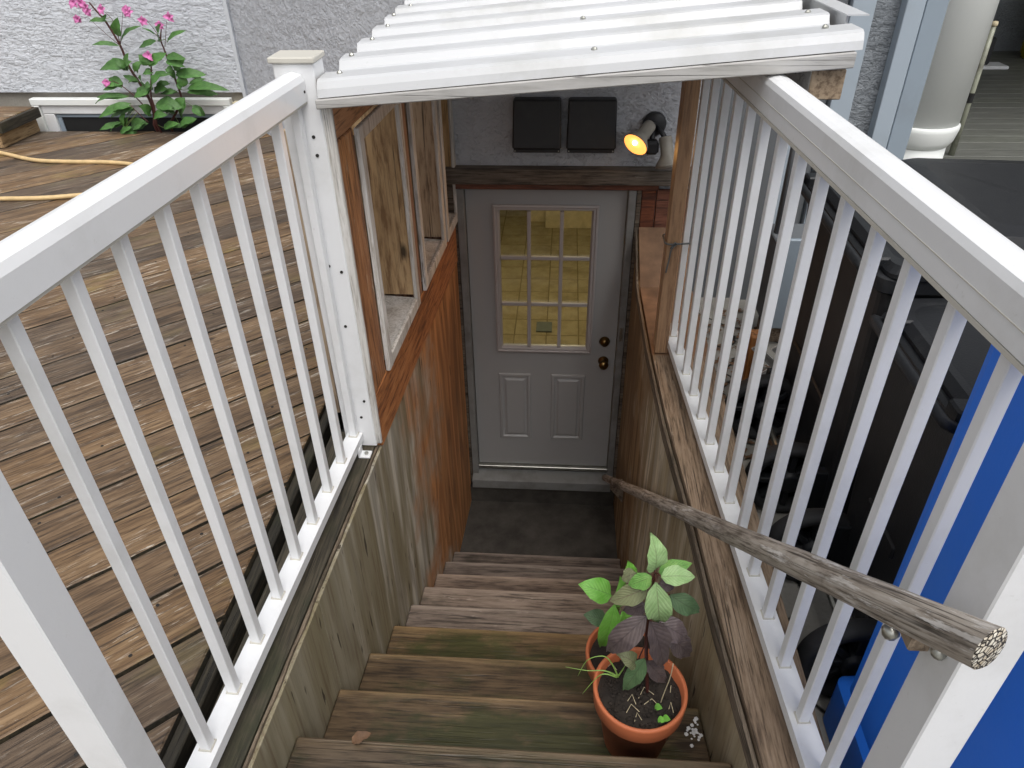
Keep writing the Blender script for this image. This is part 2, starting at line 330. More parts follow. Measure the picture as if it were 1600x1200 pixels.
def tube(pts, r, seg=8, bm=None, caps=True, jitter=0):
    bm = bm or NB(); pts = [Vector(p) for p in pts]; rs = r if isinstance(r, (list, tuple)) else [r]*len(pts); rings = []; up = None
    for i, p in enumerate(pts):
        d = (pts[min(i+1, len(pts)-1)]-pts[max(i-1, 0)]).normalized()
        if up is None: up = d.orthogonal().normalized()
        up = (up - d*up.dot(d)).normalized(); s = d.cross(up)
        rings.append([bm.verts.new(p + (up*math.cos(2*math.pi*k/seg)+s*math.sin(2*math.pi*k/seg))*rs[i]*(1+random.uniform(-jitter, jitter))) for k in range(seg)])
    for a, b in zip(rings, rings[1:]):
        for k in range(seg): bm.faces.new((a[k], a[(k+1) % seg], b[(k+1) % seg], b[k]))
    if caps: bm.faces.new(rings[0][::-1]); bm.faces.new(rings[-1])
    return bm
def spline(pts, n=6):
    P = [Vector(p) for p in pts]; out = []
    for i in range(len(P)-1):
        a, b, c, d = P[max(i-1, 0)], P[i], P[i+1], P[min(i+2, len(P)-1)]
        for k in range(n):
            t = k/n; out.append(.5*((2*b)+(c-a)*t+(2*a-5*b+4*c-d)*t*t+(3*b-a-3*c+d)*t**3))
    return out+[P[-1]]
def lathe(prof, seg=32, center=(0, 0, 0), bm=None):
    bm = bm or NB(); cx, cy, cz = center; rings = []
    for r, z in prof: rings.append([bm.verts.new((cx+r*math.cos(2*math.pi*k/seg), cy+r*math.sin(2*math.pi*k/seg), cz+z)) for k in range(seg)])
    for a, b in zip(rings, rings[1:]):
        for k in range(seg): bm.faces.new((a[k], a[(k+1) % seg], b[(k+1) % seg], b[k]))
    if prof[0][0] > 1e-4: bm.faces.new(rings[0][::-1])
    if prof[-1][0] > 1e-4: bm.faces.new(rings[-1])
    return bm
def lerp_poly(pts):
    def f(y):
        if y >= pts[0][0]: return pts[0][1]
        for (a, b), (c, d) in zip(pts, pts[1:]):
            if y >= c: return b+(d-b)*(y-a)/(c-a)
        return pts[-1][1]
    return f
XL = lambda y: -.52+.045*y                                   # inner face of the left stairwell wall
XR = lerp_poly([(0, .525), (-1.0, .530), (-1.6, .548), (-2.0, .576), (-2.5, .601), (-3.0, .637), (-4.0, .70)])
RLX = lambda y: -.690+.049*(y+1.8)                           # centre line of the left railing
RRX = lambda y: .641-.0594*(y+1.14)                          # centre line of the right railing
def lw(y0, y1, z0, z1, o0, o1, bev=0, n=1, bm=None):         # block on the left wall: along y, up z, out o (+ = into the well)
    return hexa(bm or NB(), lambda a, b, c: (XL((y0, y1)[b])+(o0, o1)[a], (y0, y1)[b], (z0, z1)[c]), bev)
def strip(ys, fx0, fx1, fz0, fz1, bm=None):                  # block that follows a bowed line along y
    bm = bm or NB(); rr = []
    for y in ys: rr.append([bm.verts.new(p) for p in ((fx0(y), y, fz0(y)), (fx1(y), y, fz0(y)), (fx1(y), y, fz1(y)), (fx0(y), y, fz1(y)))])
    for a, b in zip(rr, rr[1:]):
        for k in range(4): bm.faces.new((a[k], a[(k+1) % 4], b[(k+1) % 4], b[k]))
    bm.faces.new(rr[0][::-1]); bm.faces.new(rr[-1]); return bm
def frange(a, b, n): return [a+(b-a)*i/n for i in range(n+1)]
# ================================================================== SETTING
GZ = 1.37
bm = NB(); xs = [-120, -1.62, -.86, .79, 1.9, 120]; ys = [-120, -4.2, 0, 5.8, 200]
for i in range(5):
    for j in range(4):
        if (j == 1 and i == 2) or (j == 2 and i in (1, 2, 3)): continue
        bm.faces.new([bm.verts.new((x, y, GZ)) for x, y in ((xs[i], ys[j]), (xs[i+1], ys[j]), (xs[i+1], ys[j+1]), (xs[i], ys[j+1]))])
bmesh.ops.remove_doubles(bm, verts=bm.verts, dist=.001)
tag(obj('ground', bm, 'ground'), 'cracked grey concrete yard beside the stairwell', None, kind='structure')
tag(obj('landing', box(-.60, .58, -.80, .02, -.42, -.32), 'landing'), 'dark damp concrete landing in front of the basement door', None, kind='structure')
tag(obj('soil', prism([(-6.9, -4.6), (-.95, -4.6), (-.95, .6), (-2.7, 2.6), (-6.9, 2.6)], GZ-.02, GZ+.004), 'underdeck'), 'dark sheet added under the timber deck to blacken the board gaps', None, kind='structure')  # dark sheet added so the gaps between boards go dark
# ------------------------------------------------------------------ house
house = thing('house', 'pale stucco house with a basement door at the foot of the stairs', 'house', (0, 0, -.4))
H = 4.6
obj('wall', box(-.62, -.505, 0, .60, -.4, H), 'stucco_b', house)
obj('wall', prism([(-2.80, 2.78), (-.622, .44), (-.622, .66), (-2.80, 3.0)], -.4, H), 'stucco_b', house)      # angled wall behind the deck
obj('wall', box(.82, 1.30, .0, .16, -.4, H), 'siding_shade', house)
obj('wall', box(.505, .82, .0, .16, -.4, H), 'stucco_b', house)
obj('wall', box(-.505, .505, .0, .16, 2.045, H), 'stucco_b', house)
obj('wall', box(-9, -2.80, 2.75, 2.95, 1.92, H), 'stucco', house)
obj('wall', box(1.30, 1.88, .03, .2, 1.2, H), 'stucco_dark', house)
obj('wall', box(1.72, 1.88, .2, 6.2, 1.2, H), 'stucco_dark', house)
obj('corner_bead', box(-2.822, -2.792, 2.735, 2.79, 1.5, H), 'bead', house)
obj('foundation', box(-9, -2.78, 2.79, 2.94, .9, 1.916), 'found', house)
obj('roof', prism([(-9, 2.75), (-2.80, 2.75), (-.62, .42), (-.62, 0), (1.88, 0), (1.88, 8), (-9, 8)], H, H+.12), 'fascia', house)
for a, b, y, m in ((1.17, 1.225, -.02, 'siding_shade'), (1.245, 1.285, -.035, 'siding'), (1.31, 1.37, -.02, 'siding_shade'), (1.372, 1.425, -.012, 'siding_shade'), (1.437, 1.545, -.045, 'siding'), (1.684, 1.770, -.045, 'siding'), (1.784, 1.884, -.02, 'siding2')):
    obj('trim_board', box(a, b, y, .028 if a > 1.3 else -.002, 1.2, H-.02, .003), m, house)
obj('lintel_beam', box(-.60, .86, -.085, -.002, 2.085, 2.168, .005), 'beam', house)
obj('head_trim', box(-.505, .62, -.05, -.002, 2.046, 2.083, .003), 'redtrim', house)
for a, b in ((.535, .612), (.617, .70), (.705, .80)): obj('siding_board', box(a, b, -.03, -.002, 1.2, 2.043, .003), 'redtrim', house)
obj('jamb', box(-.503, -.461, -.045, .10, -.15, 2.044, .003), 'jamb', house); obj('jamb', box(.461, .503, -.045, .10, -.15, 2.044, .003), 'jamb', house)
obj('jamb_board', box(-.60, -.506, -.04, -.002, -.32, 2.084, .003), 'beam', house); obj('jamb_board', box(.506, .532, -.04, -.002, -.32, 2.044, .003), 'beam', house)
obj('strike_plate', box(.470, .492, -.049, -.0455, 1.08, 1.17, .001), 'metal', house)
obj('sill', hexa(NB(), lambda a, b, c: ((-.503, .49)[a], (-.10, .10)[b], ((-.16, -.135)[b], (-.085, -.03)[b])[c]), .003), 'jamb', house)
obj('threshold', box(-.46, .46, -.03, .08, -.028, -.004, .003), 'metal', house)
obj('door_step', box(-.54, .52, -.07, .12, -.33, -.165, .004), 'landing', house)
door = obj('door', None, None, house) if False else None
bm = NB()
for a in ((-.457, -.272, .0, 2.03), (.272, .457, .0, 2.03), (-.272, .272, 1.915, 2.03), (-.272, .272, .0, .985)): box(a[0], a[1], .0, .044, a[2], a[3], 0, bm)
bmesh.ops.remove_doubles(bm, verts=bm.verts, dist=.0001)
door = obj('door', bm, 'door', house)
def ring_rects(lv):                                          # nested rectangles (x0,x1,z0,z1,y)
    bm = NB(); prev = None
    for x0, x1, z0, z1, y in lv:
        c = [bm.verts.new(p) for p in ((x0, y, z0), (x1, y, z0), (x1, y, z1), (x0, y, z1))]
        if prev:
            for k in range(4): bm.faces.new((prev[k], prev[(k+1) % 4], c[(k+1) % 4], c[k]))
        prev = c
    return bm, prev
for x0, x1 in ((-.298, -.082), (.050, .274)):
    z0, z1 = .236, .784; lv = [(x0+d, x1-d, z0+d, z1-d, y) for d, y in ((0, .0005), (.006, -.009), (.020, -.010), (.030, -.0005), (.040, -.002), (.052, -.010))]
    bm, p = ring_rects(lv); bm.faces.new(p); obj('raised_panel', bm, 'door', door)
lv = [(-.305+d, .305-d, .955+d, 1.945-d, y) for d, y in ((0, .0005), (.002, -.016), (.012, -.020), (.018, -.014), (.030, -.014), (.040, .006), (.040, .03))]
bm, p = ring_rects(lv); obj('lite_frame', bm, 'muntin', door)
for x in (-.095, .095): obj('muntin', box(x-.011, x+.011, -.010, .014, .996, 1.904, .003), 'muntin', door)
for z in (1.302, 1.612):
    for a, b in ((-.264, -.1065), (-.0835, .0835), (.1065, .264)): obj('muntin', box(a, b, -.0085, .013, z-.011, z+.011, .003), 'muntin', door)
for a, b in ((-.264, -.1065), (-.0835, .0835), (.1065, .264)):
    for c, d in ((.996, 1.290), (1.314, 1.600), (1.624, 1.904)): obj('pane', box(a, b, .018, .022, c, d), 'glass', door)
def knob(z, prof, name):
    f = Matrix.Translation((.384, -.0005, z)) @ Matrix.Rotation(R(90), 4, 'X'); obj(name, lathe(prof, 20), 'brass', door, f, True)
knob(1.046, [(.034, 0), (.034, .008), (.026, .016), (.024, .030), (.0, .032)], 'deadbolt')
knob(.898, [(.034, 0), (.033, .007), (.014, .013), (.013, .030), (.026, .040), (.031, .055), (.026, .068), (.0, .072)], 'door_knob')
# room behind the door
obj('room_wall', box(-1.30, 1.5, 5.20, 5.3, -.1, 2.2), 'roomgrey', house)
obj('room_wall', box(-1.40, -1.302, .17, 5.3, -.1, 2.2), 'roomwall', house); obj('room_wall', box(1.502, 1.6, .17, 5.3, -.1, 2.2), 'roomwall', house)
obj('ceiling', box(-1.40, 1.6, .165, 5.3, 2.21, 2.3), 'roomwall', house)
fl = obj('room_floor', box(-1.40, 1.6, .165, 5.3, -.2, -.102), 'grout', house)
tb = None
for i in range(9):
    for j in range(17):
        x = -1.25+.305*i; y = .20+.295*j; o = None
        fr = Matrix.Translation((x, y, -.1))
        if tb is None: o = obj('floor_tile', box(.006, .299, .006, .289, -.01, .001, .0015), 'tile', fl, fr); tb = o.data
        else: obj('floor_tile', None, None, fl, fr, data=tb)
obj('floor_plate', box(-.13, .02, 2.02, 2.20, -.098, -.085, .003), 'roomgrey', house)
obj('low_cupboard', box(-.12, .75, 4.55, 5.19, -.098, .16, .004), 'cream', house)
obj('low_cupboard', box(-.32, -.125, 4.75, 5.19, -.098, .22, .004), 'cream', house)
cl = obj('ceiling_lamp', lathe([(.0, 2.12), (.10, 2.13), (.15, 2.17), (.16, 2.209)], 24, (.1, 2.4, 0)), 'bulb', house, None, True)
ld = bpy.data.lights.new('room_lamp', 'POINT'); ld.energy = 15; ld.color = (1, .87, .60); ld.shadow_soft_size = .15
lo = bpy.data.objects.new('room_lamp', ld); COL.objects.link(lo); lo.location = (.1, 2.4, 2.0); attach(lo, house)
# basement window in the left wing
wn = obj('window', box(-4.82, -2.96, 2.765, 2.788, 1.10, 1.855), 'white', house)
for a in ((-4.84, -2.94, 1.815, 1.875, 2.69), (-4.84, -4.77, 1.1, 1.813, 2.69), (-3.01, -2.94, 1.1, 1.813, 2.69), (-4.768, -3.012, 1.735, 1.813, 2.715), (-4.768, -4.66, 1.1, 1.733, 2.715), (-3.12, -3.012, 1.1, 1.733, 2.715)):
    obj('frame', box(a[0], a[1], a[4], 2.764, a[2], a[3], .006), 'column' if a[4] < 2.7 else 'white', wn)
for a in ((-4.658, -3.122, 1.70, 1.732), (-4.658, -4.615, 1.1, 1.698)): obj('sash', box(a[0], a[1], 2.735, 2.762, a[2], a[3], .004), 'siding2', wn)
obj('pane', box(-4.613, -3.123, 2.745, 2.755, 1.1, 1.698), 'dark', wn)
obj('wall_panel', box(-2.93, -2.825, 2.72, 2.788, 1.2, 1.84, .004), 'cream', house)
# ------------------------------------------------------------------ timber deck, boards laid on the diagonal
deck = thing('deck', 'weathered brown timber deck with boards laid on the diagonal', 'deck', (-3, -1, GZ))
A = R(44); ca, sa = math.cos(A), math.sin(A)
def clip(poly, n, d):                                         # keep points with n.p <= d
    out = []
    for i, p in enumerate(poly):
        q = poly[(i+1) % len(poly)]; a = n[0]*p[0]+n[1]*p[1]-d; b = n[0]*q[0]+n[1]*q[1]-d
        if a <= 0: out.append(p)
        if a*b < 0: t = a/(a-b); out.append((p[0]+(q[0]-p[0])*t, p[1]+(q[1]-p[1])*t))
    return out
SCREW = [None]
tol = lambda x, y: (ca*x+sa*y, -sa*x+ca*y)
for k in range(-22, 34):
    v0, v1 = .0467+k*.2165+.0075, .0467+(k+1)*.2165-.0075
    P = [(-14, v0), (14, v0), (14, v1), (-14, v1)]
    for n, d in (((1, 0), -.905), ((-1, 0), 6.8), ((0, 1), 2.57), ((0, -1), 4.6), ((.7316, .6818), -.168)):   # world half-planes turned into board axes
        P = clip(P, (n[0]*ca+n[1]*sa, -n[0]*sa+n[1]*ca), d)
        if len(P) < 3: break
    if len(P) < 3: continue
    cx = sum(p[0] for p in P)/len(P); cy = sum(p[1] for p in P)/len(P)
    if max(p[1] for p in P)-min(p[1] for p in P) < .02: continue
    dz = random.uniform(-.003, .002)
    fr = Matrix.Rotation(A, 4, 'Z') @ Matrix.Translation((cx, cy, 1.62+dz)) @ Matrix.Rotation(random.uniform(-.002, .002), 4, 'X')
    bo = obj('deck_board', prism([(p[0]-cx, p[1]-cy) for p in P], -.14, 0, bev=.005), 'deck', deck, fr)
    bo.data.materials.append(M['rim'])                        # darker second material on the side faces
    for f_ in bo.data.polygons:
        if abs(f_.normal.z) < .5: f_.material_index = 1
    for jx in (-1.12, -1.72, -2.32, -2.92):
        for vv in (v0+.04, v1-.04):
            u = (jx+sa*vv)/ca; wy = sa*u+ca*vv                 # where the joist line x = jx meets this row of screws
            if -3.4 < wy < 1.2:
                f2 = Matrix.Rotation(A, 4, 'Z') @ Matrix.Translation((u+random.uniform(-.012, .012), vv+random.uniform(-.008, .008), 1.6195+dz))
                if SCREW[0] is None: SCREW[0] = obj('deck_screw', lathe([(.0062, 0), (.0062, .0012), (.004, .0016), (.0035, .0006), (0, .0006)], 8), 'hole', bo, f2).data
                else: obj('deck_screw', None, None, bo, f2, data=SCREW[0])
obj('rim_joist', box(-.902, -.862, -4.5, -1.36, 1.38, 1.598, .004), 'rim', deck)
obj('rim_joist', box(-.945, -.906, -4.5, 2.5, 1.372, 1.572), 'rim', deck)
obj('edge_board', box(-.902, -.862, -1.30, 0, 1.56, 1.612, .004), 'rim', deck)
obj('end_block', box(-.90, -.82, -1.352, -1.303, 1.45, 1.612, .004), 'redtrim', deck)
obj('end_joist', box(-6.8, -2.72, 2.575, 2.61, 1.38, 1.60, .004), 'rim', deck)
# ------------------------------------------------------------------ stairs
stairs = thing('stairs', 'steep weathered timber stairs going down to the basement door', 'stairs', (0, -1.8, -.32))
NYL = (-3.13, -2.843, -2.545, -2.255, -1.962, -1.700, -1.455, -1.190, -.975, -.736); NZL = (1.585, 1.385, 1.163, .957, .738, .550, .388, .186, .047, -.131)   # home-made steps, uneven
NY = lambda k: NYL[k+1]
NZ = lambda k: NZL[k+1]
for k in range(-1, 9):
    y1 = NY(k)-.004; y0 = y1-.31; z = NZ(k); xa = XL((y0+y1)/2); xb = XR((y0+y1)/2); tilt = random.uniform(-.004, .004)
    fr = Matrix.Translation((0, (y0+y1)/2, z)) @ Matrix.Rotation(tilt, 4, 'Y')
    d = (y1-y0)/2
    bm = hexa(NB(), lambda a, b, c: ((XL((y0, y1)[b])+.004, XR((y0, y1)[b])-.004 if k > 0 else XR((y0, y1)[b])-.004)[a], (-d, d)[b], (-.045, 0)[c]), .006)
    obj('tread', bm, 'tread' if k < 4 else 'tread_far', stairs, fr)
    yr = y1-.03
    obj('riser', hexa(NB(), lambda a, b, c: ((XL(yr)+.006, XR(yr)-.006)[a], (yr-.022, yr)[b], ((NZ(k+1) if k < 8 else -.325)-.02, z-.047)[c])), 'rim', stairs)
# ------------------------------------------------------------------ stairwell side walls
wl = thing('stairwell_wall', 'left stairwell wall of orange plywood greying towards the top step, mossy cap', 'wall', (-.65, -2, -.4))
obj('wall_core', strip(frange(-4.1, -.05, 4), lambda y: -.80, lambda y: XL(y)-.014, lambda y: -.4, lambda y: 1.574), 'dark', wl)
for a, b in ((-4.1, -2.532), (-2.528, -.045)): obj('plywood_panel', lw(a, b, -.4, 1.60, -.012, 0, .001), 'ply_l', wl)
obj('cap_board', strip(frange(-4.1, -1.70, 6), lambda y: -.815, lambda y: XL(y)-.022, lambda y: 1.577, lambda y: 1.618), 'cap_l', wl)
def ragged(y): return .004+.007*mnoise.noise((y*9, 0, 3))
obj('edge_strip', strip(frange(-4.1, -1.72, 60), lambda y: XL(y)-.019, lambda y: XL(y)-.013+ragged(y)*.7, lambda y: 1.572, lambda y: 1.612+.004*mnoise.noise((y*13, 5, 0))), 'edgewood', wl)
wr = thing('stairwell_wall', 'right stairwell wall of dark streaked plywood under the driftwood handrail', 'wall', (.65, -2, -.4))
UP = lambda y: max(0, (y+.36)/.34)*.235
obj('wall_core', strip(frange(-4.1, -.045, 16), lambda y: XR(y)+.014, lambda y: .80, lambda y: -.4, lambda y: 1.572+UP(y)), 'dark', wr)
for a, b in ((-4.1, -2.432), (-2.428, -.045)): obj('plywood_panel', strip(frange(a, b, 12), lambda y: XR(y), lambda y: XR(y)+.012, lambda y: -.4, lambda y: 1.574+UP(y)), 'ply_r', wr)
obj('cap_board', strip(frange(-4.1, -1.06, 14), lambda y: XR(y)+.006, lambda y: .81, lambda y: 1.577, lambda y: 1.619), 'cap_r', wr)
obj('ledge_board', strip([-1.055, -.7, -.36, -.045], lambda y: XR(y)+.006, lambda y: .81, lambda y: 1.577+UP(y), lambda y: 1.615+UP(y)), 'ledge', wr)
obj('edge_batten', strip(frange(-4.1, -.05, 70), lambda y: XR(y)-.012+.003*mnoise.noise((y*8, 1, 7)), lambda y: XR(y)-.001, lambda y: 1.545+UP(y), lambda y: 1.600+UP(y)+.004*mnoise.noise((y*11, 2, 0))), 'edgewood', wr)
# ------------------------------------------------------------------ framed side wall with three blind windows
sw = thing('side_wall', 'orange stained timber side wall with three boarded window openings', 'wall', (-.62, -.9, 1.62))
WIN = [(-1.57, -1.06), (-.88, -.41), (-.31, -.03)]
Z0, Z1 = 1.885, 2.775
obj('outer_skin', lw(-1.58, -.02, 1.625, 2.79, -.245, -.225), 'backing', sw)
obj('bottom_board', lw(-1.765, -.045, 1.604, Z0-.035, -.10, .006, .004), 'cedar', sw)
obj('top_board', lw(-1.765, -.045, Z1+.035, 2.925, -.10, .002, .004), 'cedar', sw)
ed = [-1.765]+[e for wv in WIN for e in (wv[0]-.03, wv[1]+.03)]+[-.02]
for i in range(0, len(ed)-1, 2):
    if ed[i+1]-ed[i] > .03: obj('stud', lw(ed[i], ed[i+1], Z0-.033, Z1+.033, -.10, .003, .004), 'cedar_z', sw)
obj('corner_trim', lw(-1.782, -1.767, 1.63, 2.92, -.12, .008, .003), 'oldtrim', sw)
for a, b in WIN:
    obj('backing_panel', lw(a, b, Z0, Z1, -.222, -.205), 'backing', sw)
    obj('sill', hexa(NB(), lambda p, q, r: (XL((a, b)[q])+(-.204, .012)[p], (a, b)[q], (Z0+.002, Z0+(.030, .016)[p])[r]), .002), 'oldtrim', sw)
    for y0, y1, z0, z1 in ((a-.028, a+.02, Z0-.03, Z1+.03), (b-.02, b+.028, Z0-.03, Z1+.03)): obj('window_trim', lw(y0, y1, z0, z1, .004, .022, .003), 'oldtrim', sw)
    for z0, z1 in ((Z0-.03, Z0+.022), (Z1-.02, Z1+.03)): obj('window_trim', lw(a+.0205, b-.0205, z0, z1, .0045, .021, .003), 'oldtrim', sw)
    for y0, y1 in ((a-.010, a+.002), (b-.002, b+.010)): obj('reveal', lw(y0, y1, Z0+.032, Z1, -.204, .003), 'backing', sw)
# ------------------------------------------------------------------ porch to the right
pf = obj('porch', box(1.9, 9, .25, 6.2, GZ+.004, 1.585), 'dark'); tag(pf, 'grey painted board porch floor beyond the black bin', 'porch')
obj('porch_shade_slab', box(1.9, 9, 1.9, 6.2, 4.45, 4.58), 'fascia', pf)  # unseen slab added to dim the porch, set back to keep the column bright
bd = None
for i in range(32):
    u = .30+.186*i; fr = Matrix.Translation((1.9, u, 1.59))
    if bd is None: o = obj('porch_board', box(0, 7.1, 0, .181, -.004, .03, .003), 'porch', pf, fr); bd = o.data
    else: obj('porch_board', None, None, pf, fr, data=bd)
pw = tag(obj('porch_wall', box(1.9, 9, 6.2, 6.4, GZ, H), 'stucco_dark'), 'rough grey stucco wall at the far end of the porch', 'wall')
# ================================================================== OBJECTS
# ------------------------------------------------------------------ canopy
cp = thing('canopy', 'white corrugated lean-to roof over the basement stairs', 'canopy', (0, -.9, 2.95))
RZ = lambda x: 2.968+.083*(x+.6)
XA = lambda y: -.615-.046*(y+1.8)
XB = lambda y: .885-.02*(y+1.8)
prof = [(-1.822, -.016), (-1.816, .006), (-1.806, .024), (-1.792, .030)]
y = -1.80; per = .291
for k in range(7):
    y0 = -1.80+per*k
    prof += [(y0+.10, .030), (y0+.118, .026), (y0+.135, .004), (y0+.150, 0), (y0+.20, 0), (y0+.212, .006), (y0+.226, .006), (y0+.238, 0), (y0+.262, 0), (y0+.276, .004), (y0+.291, .026), (y0+.305, .030)]
prof = [p for p in prof if p[0] < -.02]
bm = NB(); rows = []
for yy, dz in prof:
    n = 12; rows.append([bm.verts.new((XA(yy)+(XB(yy)-XA(yy))*i/n, yy, RZ(XA(yy)+(XB(yy)-XA(yy))*i/n)+dz)) for i in range(n+1)])
for a, b in zip(rows, rows[1:]):
    for i in range(len(a)-1): bm.faces.new((a[i], a[i+1], b[i+1], b[i]))
s = obj('corrugated_sheet', bm, 'sheet', cp); md = s.modifiers.new('thick', 'SOLIDIFY'); md.thickness = .004; md.offset = -1
def xboard(x0, x1, y0, y1, d0, d1, bev=.003): return hexa(NB(), lambda a, b, c: ((x0, x1)[a], (y0, y1)[b], RZ((x0, x1)[a])+(d0, d1)[c]), bev)
obj('fascia_board', hexa(NB(), lambda a, b, c: ((-.622, .872)[a], (-1.828, -1.79)[b], RZ((-.622, .872)[a])+((-.046, -.060)[a], -.019)[c]), .003), 'fascia', cp)
obj('purlin', xboard(-.60, .86, -.95, -.91, -.062, -.006), 'rawend', cp)
obj('purlin', xboard(-.60, .86, -.06, -.022, -.062, -.006), 'rawend', cp)
obj('rafter', box(.775, .868, -1.785, -.03, 2.94, 3.022, .003), 'fascia', cp)
obj('rafter_end', box(.776, .867, -1.795, -1.786, 2.941, 3.021, .003), 'rawend', cp)
obj('edge_flashing', hexa(NB(), lambda a, b, c: ((.893, .955)[a]-.03*b, (-1.62, -.03)[b], 3.128+(0, .004)[c]+.03*(1-a)*0)), 'sheet', cp)
obj('edge_flashing', box(.899, .906, -1.60, -.03, 2.98, 3.126), 'sheet', cp)
for k in range(6):
    for fx in range(3):
        yy = -1.80+per*k+.045 if k else -1.735
        x = (XA(yy)+.05, .17, .82)[fx]
        if fx == 1 and k % 2: continue
        obj('screw', lathe([(.009, 0), (.009, .004), (.005, .009), (0, .010)], 8, (x+random.uniform(-.02, .02), yy, RZ(x)+.029)), 'metal', cp)
# ------------------------------------------------------------------ amber post
tag(obj('wooden_post', box(.548, .606, -1.048, -.955, 1.622, 2.955, .003), 'post'), 'amber stained timber post holding up the canopy at the right railing', 'post')
t = thing('cord', 'dark grey cord tied round the amber post and a white baluster', 'cord', (.60, -1.05, 2.17))
obj('loop', tube(spline([(.540, -1.0, 2.175), (.545, -1.058, 2.178), (.60, -1.060, 2.18), (.655, -1.055, 2.185), (.672, -1.0, 2.18), (.62, -.945, 2.178), (.545, -.948, 2.175), (.540, -1.0, 2.175)], 4), .004, 6), 'cord', t, None, True)
obj('cord_tail', tube(spline([(.585, -1.062, 2.178), (.565, -1.072, 2.16), (.560, -1.07, 2.11), (.553, -1.07, 2.05)], 4), .0035, 6), 'cord', t, None, True)
obj('cord_tail', tube(spline([(.588, -1.062, 2.178), (.575, -1.075, 2.19), (.56, -1.075, 2.165)], 4), .0035, 6), 'cord', t, None, True)
# ------------------------------------------------------------------ railings
def rail_block(fx, y0, y1, w, z0, z1, rnd):                    # rounded top rail section swept along y
    bm = NB(); sec = [(-w, z0), (w, z0), (w, z1-rnd), (w-.3*rnd, z1-.25*rnd), (w-rnd, z1), (0, z1+.003), (-w+rnd, z1), (-w+.3*rnd, z1-.25*rnd), (-w, z1-rnd)]; rr = []
    for y in (y0, y1): rr.append([bm.verts.new((fx(y)+a, y, z)) for a, z in sec])
    n = len(sec)
    for k in range(n): bm.faces.new((rr[0][k], rr[0][(k+1) % n], rr[1][(k+1) % n], rr[1][k]))
    bm.faces.new(rr[0][::-1]); bm.faces.new(rr[1]); return bm
def baluster_mesh(h, s=.0135): return box(-s, s, -s, s, 0, h, .002)
rl = thing('railing', 'white railing between the timber deck and the stairwell', 'railing', (-.72, -2.5, 1.62))
obj('top_rail', rail_block(RLX, -3.222, -1.790, .034, 2.936, 3.014, .022), 'white', rl)
obj('seam_lip', strip([-3.222, -1.79], lambda y: RLX(y)-.03, lambda y: RLX(y)+.030, lambda y: 2.928, lambda y: 2.937), 'lip', rl)
obj('bottom_rail', strip([-3.222, -1.79], lambda y: RLX(y)-.030, lambda y: RLX(y)+.030, lambda y: 1.655, lambda y: 1.690), 'white', rl)
b0 = None
for k in range(9):
    yy = -3.05+.1555*k; fr = Matrix.Translation((RLX(yy), yy, 1.690)) @ Matrix.Rotation(-.049+random.uniform(-.03, .03), 4, 'Z') @ Matrix.Rotation(random.uniform(-.002, .002), 4, 'Y')
    if b0 is None: b0 = obj('baluster', baluster_mesh(1.238), 'white', rl, fr).data
    else: obj('baluster', None, None, rl, fr, data=b0)
    obj('foot_seam', box(-.0165, .0165, -.0165, .0165, 0, .004), 'lip', rl, fr)
obj('newel_post', hexa(NB(), lambda a, b, c: ((-.732, -.612)[a]-.012*c, (-1.788, -1.69)[b], (1.622, 3.038)[c]), .003), 'white', rl)
obj('post_cap', hexa(NB(), lambda a, b, c: ((-.752, -.616)[a], (-1.800, -1.685)[b], (3.040, 3.056)[c]), .003), 'lip', rl)
obj('newel_post', box(-.790, -.710, -3.300, -3.221, 1.622, 3.10, .003), 'white', rl)
obj('rail_foot', box(-.668, -.622, -1.862, -1.822, 1.619, 1.628, .002), 'white', rl); obj('rail_foot', box(-.668, -.660, -1.862, -1.822, 1.628, 1.66, .001), 'white', rl)
obj('bolt', lathe([(.008, 0), (.008, .006), (0, .008)], 8, (-.640, -1.842, 1.628)), 'metal', rl)
for hx, z in ((-0.657, 2.831), (-0.655, 2.775), (-0.679, 2.403), (-0.639, 2.382), (-0.657, 2.17), (-0.634, 1.842), (-0.655, 1.765)):
    obj('nail_hole', lathe([(.0055, 0), (.0055, .004)], 8), 'hole', rl, Matrix.Translation((min(hx, -.63), -1.7865, z)) @ Matrix.Rotation(R(90), 4, 'X'))
obj('screw', lathe([(.004, 0), (.004, .003)], 8), 'hole', rl, Matrix.Translation((RLX(-1.80)+.0335, -1.806, 2.965)) @ Matrix.Rotation(R(90), 4, 'Y'))
rr_ = thing('railing', 'white railing between the stairwell and the wheeled bins', 'railing', (.7, -2, 1.62))
obj('top_rail', rail_block(RRX, -3.20, -.90, .034, 2.915, 3.008, .018), 'white', rr_)
obj('seam_lip', strip([-3.20, -.90], lambda y: RRX(y)-.0345, lambda y: RRX(y)+.030, lambda y: 2.904, lambda y: 2.913), 'lip', rr_)
obj('side_groove', strip([-3.20, -.90], lambda y: RRX(y)-.0352, lambda y: RRX(y)-.030, lambda y: 2.950, lambda y: 2.952), 'lip', rr_)
obj('bottom_rail', strip([-3.20, -.90], lambda y: RRX(y)-.032, lambda y: RRX(y)+.030, lambda y: 1.655, lambda y: 1.690), 'white', rr_)
b0 = None
for k in range(14):
    yy = -3.047+.158*k; fr = Matrix.Translation((RRX(yy), yy, 1.690)) @ Matrix.Rotation(.059+random.uniform(-.03, .03), 4, 'Z') @ Matrix.Rotation(random.uniform(-.002, .002), 4, 'Y')
    if b0 is None: b0 = obj('baluster', baluster_mesh(1.214), 'white', rr_, fr).data
    else: obj('baluster', None, None, rr_, fr, data=b0)
    obj('foot_seam', box(-.0165, .0165, -.0165, .0165, 0, .004), 'lip', rr_, fr)
